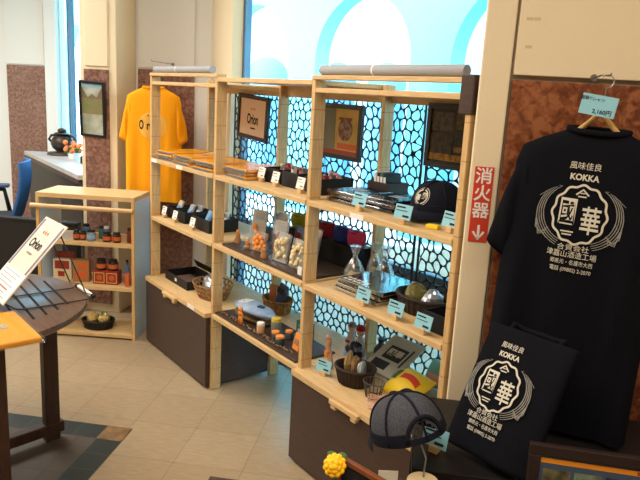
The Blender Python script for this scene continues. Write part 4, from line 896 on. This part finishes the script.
sb = basket('dark brown woven basket of snack packets on the right cabinet', onshelf(1.82, .110, z), RZ+.3, .085, .07, .07, WICKER, flare=1.25)
for k in range(3):
    foil('clear snack packet with tan bits, %s in the dark brown basket' % ['left', 'middle', 'right'][k], onshelf(1.780+.040*k, .110, z+.014), RZ+.3, .0165, .030, .105-.008*k, [mat('snack_tan', (176, 146, 96), .35), mat('snack_brown', (140, 104, 66), .35), SILVER][k], 20+k, grp='snack packets')
w2 = thing('wire_stand', 'thin wire basket stand behind the snack basket', 'stand', onshelf(1.957, .090, z), RZ)
w_ = MB()
for h, k in ((.003, .7), (.035, .85), (.065, 1.0)): w_.tube([(.046*k*math.cos(2*PI*i/28), .036*k*math.sin(2*PI*i/28), h) for i in range(28)], .002, 5, True)
for k in range(14): a = 2*PI*k/14; w_.tube([(.032*math.cos(a), .025*math.sin(a), .003), (.046*math.cos(a), .036*math.sin(a), .065)], .0016, 5)
w_.out('wire', mat('dark_wire', (80, 70, 62), .5), w2, smooth='all')
ft = thing('folded_tote', 'folded cream tote bag with black crest lying tilted on the right cabinet', 'bag', onshelf(1.820, .325, z+.062), rot=(math.radians(28), math.radians(0), RZ+.05))
ft.scale = (.9, .9, 1)
MB().box(-.10, .10, -.12, .12, 0, .014).out('cloth', mat('natural_cotton', (176, 170, 156), .9), ft, .005); MB().tube([(-.05, .118, .007), (-.055, .15, .012), (.045, .155, .012), (.05, .118, .007)], .005, 6).out('handle', MATS['natural_cotton'], ft, smooth='all')
MB().box(-.055, .055, -.03, .055, .0138, .0148).out('crest_block', BLACK, ft); text('lettering', '國華', .046, ft, PRINT, 0, .013, y=.0148, flat=True, bold=.001); MB().box(.068, .078, -.05, .07, .0138, .0148).out('text_block', BLACK, ft); MB().box(-.075, .02, -.095, -.045, .0138, .0148).out('text_block', BLACK, ft)
pw = thing('wire_coil', 'loose pink plastic coil lying at the front of the right cabinet', 'coil', onshelf(2.045, .045, z), RZ)
MB().tube([(.055*math.cos(i*.32)*(1+.1*math.sin(i)), .038*math.sin(i*.32), .004+.0035*(i/9)+.004*(1+math.sin(i*1.3))) for i in range(70)], .0025, 5).out('strand', mat('pink_plastic', (216, 170, 150), .3), pw, smooth='all')
yp = thing('snack_bag', 'yellow snack bag with red print lying on the right cabinet', 'bag', onshelf(2.012, .225, z+.036), rot=(math.radians(26), 0, RZ-.1))
def pillow(wx, wy, h): return lambda u, v: (wx*(u-.5), wy*(v-.5), .006+h*(max(0, math.sin(PI*u))*max(0, math.sin(PI*v)))**.6)
MB().sheet(pillow(.17, .15, .045), 18, 14, .006).out('bag', YELLOW, yp, smooth=True)
b = MB(); b.sheet(lambda u, v: (.085*(u-.5)+.025, .028*(v-.5)+.01*math.sin(u*3), .0085+.045*(max(0, math.sin(PI*((.085*(u-.5)+.025)/.19+.5)))*max(0, math.sin(PI*((.028*(v-.5)+.01*math.sin(u*3))/.15+.5))))**.6), 10, 5, .002); b.out('red_print', RED, yp)
b = MB(); b.sheet(lambda u, v: (.03*(u-.5)-.055, .05*(v-.5), .0085+.045*(max(0, math.sin(PI*((.03*(u-.5)-.055)/.19+.5)))*max(0, math.sin(PI*((.05*(v-.5))/.15+.5))))**.6), 6, 6, .002); b.out('green_print', LEAF, yp)
tp = thing('snack_bag', 'teal and pink snack bag behind the yellow one', 'bag', onshelf(2.075, .372, z+.060), rot=(math.radians(62), 0, RZ+.05))
MB().sheet(pillow(.19, .11, .06), 18, 14, .006).out('bag', mat('teal_print', (110, 180, 176), .55), tp, smooth=True)
b = MB(); b.sheet(lambda u, v: (.08*(u-.5)-.02, .03*(v-.5)-.02, .0085+.06*(max(0, math.sin(PI*((.08*(u-.5)-.02)/.19+.5)))*max(0, math.sin(PI*((.03*(v-.5)-.02)/.11+.5))))**.6), 8, 5, .002); b.out('pink_print', mat('pink_print', (210, 160, 176), .6), tp)

# ================================================================ BLACK TABLE, TOTE, FRONT TABLE
def table(label, x0, x1, y0, y1, h, material):
    t = thing('display_table', label, 'table', ((x0+x1)/2, (y0+y1)/2, 0)); a, b_ = (x1-x0)/2, (y1-y0)/2
    MB().box(-a, a, -b_, b_, h-.03, h).out('tabletop', material, t, .002); MB().box(-a+.03, a-.03, -b_+.03, b_-.03, h-.09, h-.031).out('apron', material, t)
    for sx_ in (-1, 1):
        for sy_ in (-1, 1): MB().box(sx_*(a-.03)-.022, sx_*(a-.03)+.022, sy_*(b_-.03)-.022, sy_*(b_-.03)+.022, 0, h-.0305).out('leg', material, t)
    return t
BTAB = mat('black_table', (24, 22, 22), .4)
t = table('black display table under the tote bag against the granite wall', .06, 1.3, 1.505, 1.93, .65, BTAB)
MB().box(-.60, .60, -.20, .19, .005, .555).out('skirt', BLKCLOTH, t)
table('dark low table in front, carrying the cap stand', -.45, 1.0, .85, 1.465, .58, LEGW)
# tote bag
tb_ = thing('tote_bag', 'black cotton tote bag with white round crest leaning on the black table', 'bag', (.243, 1.562, .664), rot=(math.radians(-27), 0, math.radians(-42)))
TWd, TH = .255, .345
def tfront(x, z_): u = min(1, abs(x)/(TWd/2)); v = min(1, max(0, z_/TH)); return -.028*(max(0, 1-u**4))**.5*(.25+.75*math.sin(PI*min(1, .12+v*.86))**.6)-.0015-.0025*math.sin(x*40+z_*8)
RR = []
for j in range(25):
    zz = TH*j/24; ring = []
    for k in range(48):
        a = 2*PI*k/48; c, s_ = math.cos(a), math.sin(a); x = TWd/2*(abs(c)**.6)*(1 if c >= 0 else -1)*(1-.02*math.sin(PI*j/24)); y = tfront(x, zz) if s_ < 0 else -tfront(x, zz)*.6
        ring.append((x, y+.0015, zz))
    RR.append(ring)
MB().rings(RR).out('bag_body', BLKCLOTH, tb_, smooth='all')
MB().tube([(-.07, .006, TH-.01), (-.075, .02, TH+.015), (-.05, .035, TH+.01), (.05, .035, TH+.01), (.075, .02, TH+.012), (.07, .006, TH-.01)], .008, 6).out('handle', BLKCLOTH, tb_, smooth='all')
emblem(tb_, lambda x, z_: tfront(x, z_)-.0022, -.024, .187, .74)
# cap on its stand
hs = thing('cap_stand', 'pale round wooden pedestal with a wire prop under the mesh cap', 'stand', (.085, 1.410, .5805))
MB().lathe([(.036, 0), (.038, .003), (.038, .097), (.036, .10)], n=32).out('pedestal', mat('birch', (226, 206, 164), .5, rgb2=(214, 190, 146), scale=8), hs, smooth=True)
MB().tube([(.0, .01, .09), (.004, .03, .14), (-.03, .08, .20), (-.04, .09, .235)], .0022, 6).out('wire_prop', STEEL, hs, smooth='all')
cap_('trucker_cap', 'dark mesh-back cap on a wire stand in front of the right cabinet', (.044, 1.50, .750), (math.radians(-18), math.radians(-12), math.radians(30)), CAPMESH, NAVY, True, False)
# small chalkboard with a flower, and a little white card
ck = thing('chalk_board', 'small black chalkboard with brown frame at the bottom of the picture', 'chalkboard', (-.045, 1.372, .5805), rot=(math.radians(-6), 0, math.radians(-37)))
MB().box(-.085, .085, -.004, .004, .01, .107).out('slate', BLACK, ck); f = MB(); f.box(-.092, .092, -.008, .008, .107, .120).box(-.092, .092, -.008, .008, 0, .012).box(-.092, -.081, -.008, .008, .012, .107).box(.081, .092, -.008, .008, .012, .107); f.out('frame', mat('brown_frame', (120, 66, 34), .5), ck, .002); MB().box(-.03, .03, .006, .04, 0, .05).out('foot', LEGW, ck)
fl = thing('paper_flower', 'yellow ruffled flower clipped to the chalkboard corner', 'flower', (-.124, 1.392, .700), rot=(math.radians(50), 0, math.radians(-15)))
random.seed(5); pb = MB()
for r_, n_, zz in ((.021, 11, .0), (.014, 8, .007), (.007, 5, .012)):
    for k in range(n_): a = 2*PI*k/n_+r_*90; pb.sphere((r_*math.cos(a), r_*math.sin(a), zz), .0085, .0085, .006, 9, 6)
pb.out('petals', mat('petal_yellow', (250, 190, 10), .6), fl, smooth=True)
lf = MB()
for a in (1.2, 2.2): lf.sphere((.028*math.cos(a), .028*math.sin(a), -.006), .013, .009, .003, 10, 6)
lf.out('leaf', LEAF, fl, smooth=True)
MB().tube([(0, 0, -.004), (0, -.02, -.03), (.0, -.05, -.06)], .002, 6).out('stem', LEAF, fl, smooth='all')
wc = thing('name_card', 'small blank white card leaning beside the pale pedestal', 'card', (.005, 1.428, .5805), rot=(math.radians(-8), 0, math.radians(10))); MB().box(-.024, .024, -.001, .001, 0, .095).out('card', PAPER, wc); MB().box(-.02, .02, .001, .04, 0, .004).out('foot', PAPER, wc)
pf = thing('framed_poster', 'dark framed poster with an orange heading at the bottom right', 'picture', (.545, 1.425, .5805), rot=(math.radians(-7), 0, math.radians(-3)))
f = MB(); A, B = .22, .205; f.box(-A, A, -.008, .012, 0, .026).box(-A, A, -.008, .012, B-.026, B).box(-A, -A+.026, -.008, .012, .026, B-.026).box(A-.026, A, -.008, .012, .026, B-.026); f.out('frame', MATS['frame_dark'], pf, .002)
MB().box(-A+.026, A-.026, 0, .006, .026, B-.026).out('print', mat('blue_gray_print', (60, 76, 100), .6), pf); MB().box(-A+.028, A-.028, -.001, 0, B-.044, B-.032).out('orange_heading', mat('orange_strip', (216, 134, 30), .6), pf)
for i, (x0, c) in enumerate(((-.185, (110, 104, 70)), (-.115, (120, 140, 110)), (-.045, (60, 70, 90)), (.03, (150, 160, 150)), (.10, (90, 80, 70)))): MB().box(x0, x0+.062, -.001, 0, .04, B-.058).out('photo', mat('photo%d' % i, c, .6, rgb2=tuple(int(v*.5) for v in c), scale=30), pf)
pr = MB(); [pr.box(.02+.013*i, .029+.013*i, -.0016, -.001, B-.042, B-.034) for i in range(9)]; pr.out('print_line', DKRED, pf)

# ================================================================ FAR LEFT: picture, counter, chair, bench
ph = thing('framed_photo', 'black framed landscape photo hanging tilted on the cream column', 'picture', (-2.085, 4.065, 1.385), rot=(math.radians(8), math.radians(3), 0)); A, B = .088, .18
f = MB(); f.box(-A, A, -.012, .012, -B, -B+.016).box(-A, A, -.012, .012, B-.016, B).box(-A, -A+.016, -.012, .012, -B+.016, B-.016).box(A-.016, A, -.012, .012, -B+.016, B-.016); f.out('frame', BLACK, ph, .002)
MB().box(-A+.016, A-.016, -.002, .006, -B+.016, B-.016).out('print', mat('photo_base', (196, 204, 196), .4, rgb2=(150, 160, 140), scale=12), ph); MB().box(-A+.018, A-.018, -.003, -.002, -.03, .07).out('green_field', mat('photo_green', (112, 136, 84), .4, rgb2=(150, 128, 100), scale=20), ph)
MB().prism([(-A+.018, .14), (-.03, .075), (.0, .10), (.03, .08), (A-.018, .15), (A-.018, .07), (-A+.018, .07)], -.003, -.002, 'xz').out('hills', mat('photo_hill', (130, 112, 96), .4), ph); MB().box(-A+.018, A-.018, -.003, -.002, .14, .162).out('sky_strip', mat('photo_sky', (150, 196, 226), .3), ph)
ct = thing('window_counter', 'long window counter with pale top and dark front at the far left', 'counter', (-3.61, 5.69, 0), math.radians(-46.5)); 
MB().prism([(0, 0), (1.80, 0), (1.80, .42), (.27, .42)], .865, .90).out('worktop', mat('counter_top', (182, 175, 172), .4, rgb2=(164, 156, 152), scale=6), ct, .003)
MB().prism([(.0, -.002), (1.80, -.002), (1.80, .010), (.006, .010)], .835, .8645).out('edge_band', DKWOOD, ct)
MB().prism([(.05, .03), (1.78, .03), (1.78, .40), (.30, .40)], 0, .864).out('front_panel', mat('counter_front', (46, 37, 36), .5, rgb2=(34, 28, 28), scale=5, stretch=(1, 1, .2)), ct)
pp = thing('bronze_figure', 'dark bronze pot-like figure on a wooden base on the window counter', 'figure', (-3.16, 5.58, .9005))
MB().lathe([(.13, 0), (.135, .006), (.13, .022), (.07, .03)], n=28).out('base', mat('base_wood', (64, 50, 44), .4), pp, smooth=True); MB().lathe([(.05, .03), (.085, .06), (.10, .10), (.085, .15), (.055, .175), (.075, .19), (.055, .20)], n=24).out('pot', BRONZE, pp, smooth=True)
[MB().tube([(q*.09, 0, .10), (q*.13, 0, .135), (q*.105, 0, .17), (q*.06, 0, .17)], .012, 8).out('handle', BRONZE, pp, smooth='all') for q in (-1, 1)]; MB().sphere((0, 0, .215), .04, rz=.025).out('lid', BRONZE, pp, smooth=True)
fv = thing('flower_pot', 'small pot of orange flowers on the window counter beside the bronze figure', 'plant', (-2.93, 5.34, .9005)); MB().lathe([(.035, 0), (.048, .05), (.044, .052)], n=18).out('pot', WHITE, fv, smooth=True)
random.seed(8); o_ = MB(); g_ = MB()
for k in range(14): o_.sphere((random.uniform(-.07, .07), random.uniform(-.05, .05), random.uniform(.06, .14)), .022, nu=8, nv=6)
for k in range(12): g_.sphere((random.uniform(-.06, .06), random.uniform(-.05, .05), random.uniform(.045, .10)), .02, .02, .012, 8, 6)
o_.out('blossom', mat('blossom_orange', (226, 124, 64), .7), fv, smooth=True); g_.out('leaf', LEAF, fv, smooth=True)
tag(MB().lathe([(.03, 0), (.03, .05), (.02, .06)], n=16).out('dark_cup', BLACK, smooth=True, loc=(-2.69, 5.08, .9005)), 'small dark cup on the window counter near the cream column', 'cup')
oc = thing('office_chair', 'office chair with blue mesh back and black arms at the left edge', 'chair', (-3.24, 4.60, 0), math.radians(-64))
BLM = mat('blue_mesh', (46, 92, 146), .6)
def bk(u, v): x = (.42-.04*v)*(u-.5)*(1-.0); return (x, .22+.05*v+.05*(2*u-1)**2*-1+.04*math.sin(v*2.5), .50+.44*v)
b = MB(); RR = []
for j in range(13):
    v = j/12; ring = []
    for k in range(11): u = k/10; p = bk(u, v); ring.append(p)
    for k in range(10, -1, -1): u = k/10; p = bk(u, v); ring.append((p[0], p[1]+.025, p[2]))
    RR.append(ring)
b.rings(RR); b.out('backrest', BLM, oc, .006, smooth=True)
MB().box(-.24, .24, -.24, .2, .44, .50).out('seat', mat('chair_black', (30, 32, 38), .7), oc, .03, seg=3)
for sx_ in (-1, 1): MB().tube([(sx_*.27, .12, .47), (sx_*.29, .08, .66), (sx_*.29, -.14, .68)], .018, 8).out('arm', BLACK, oc, smooth='all'); MB().box(sx_*.29-.04, sx_*.29+.04, -.18, .12, .68, .71).out('arm_pad', mat('pad_blue', (56, 74, 100), .6), oc, .01)
MB().lathe([(.03, .08), (.03, .44)], n=14).out('column', STEEL, oc)
for k in range(5):
    a = 2*PI*k/5; l = MB().tube([(0, 0, .11), (.28*math.cos(a), .28*math.sin(a), .075)], [.024, .016], 8).out('leg', STEEL, oc, smooth='all'); MB().sphere((.28*math.cos(a), .28*math.sin(a), .03), .03, nu=12, nv=8).out('caster', BLACK, l, smooth=True)
bn = thing('low_partition', 'low black partition screen behind the round table at the far left', 'partition', (-2.78, 4.05, 0)); MB().box(-1.05, .575, 0, .05, .05, .605).out('panel', BLACK, bn, .004); MB().box(-1.055, .58, -.006, .056, .605, .625).out('top_cap', BLACK, bn, .004); MB().box(-1.03, .55, -.06, .11, 0, .05).out('plinth', DKWOOD, bn)
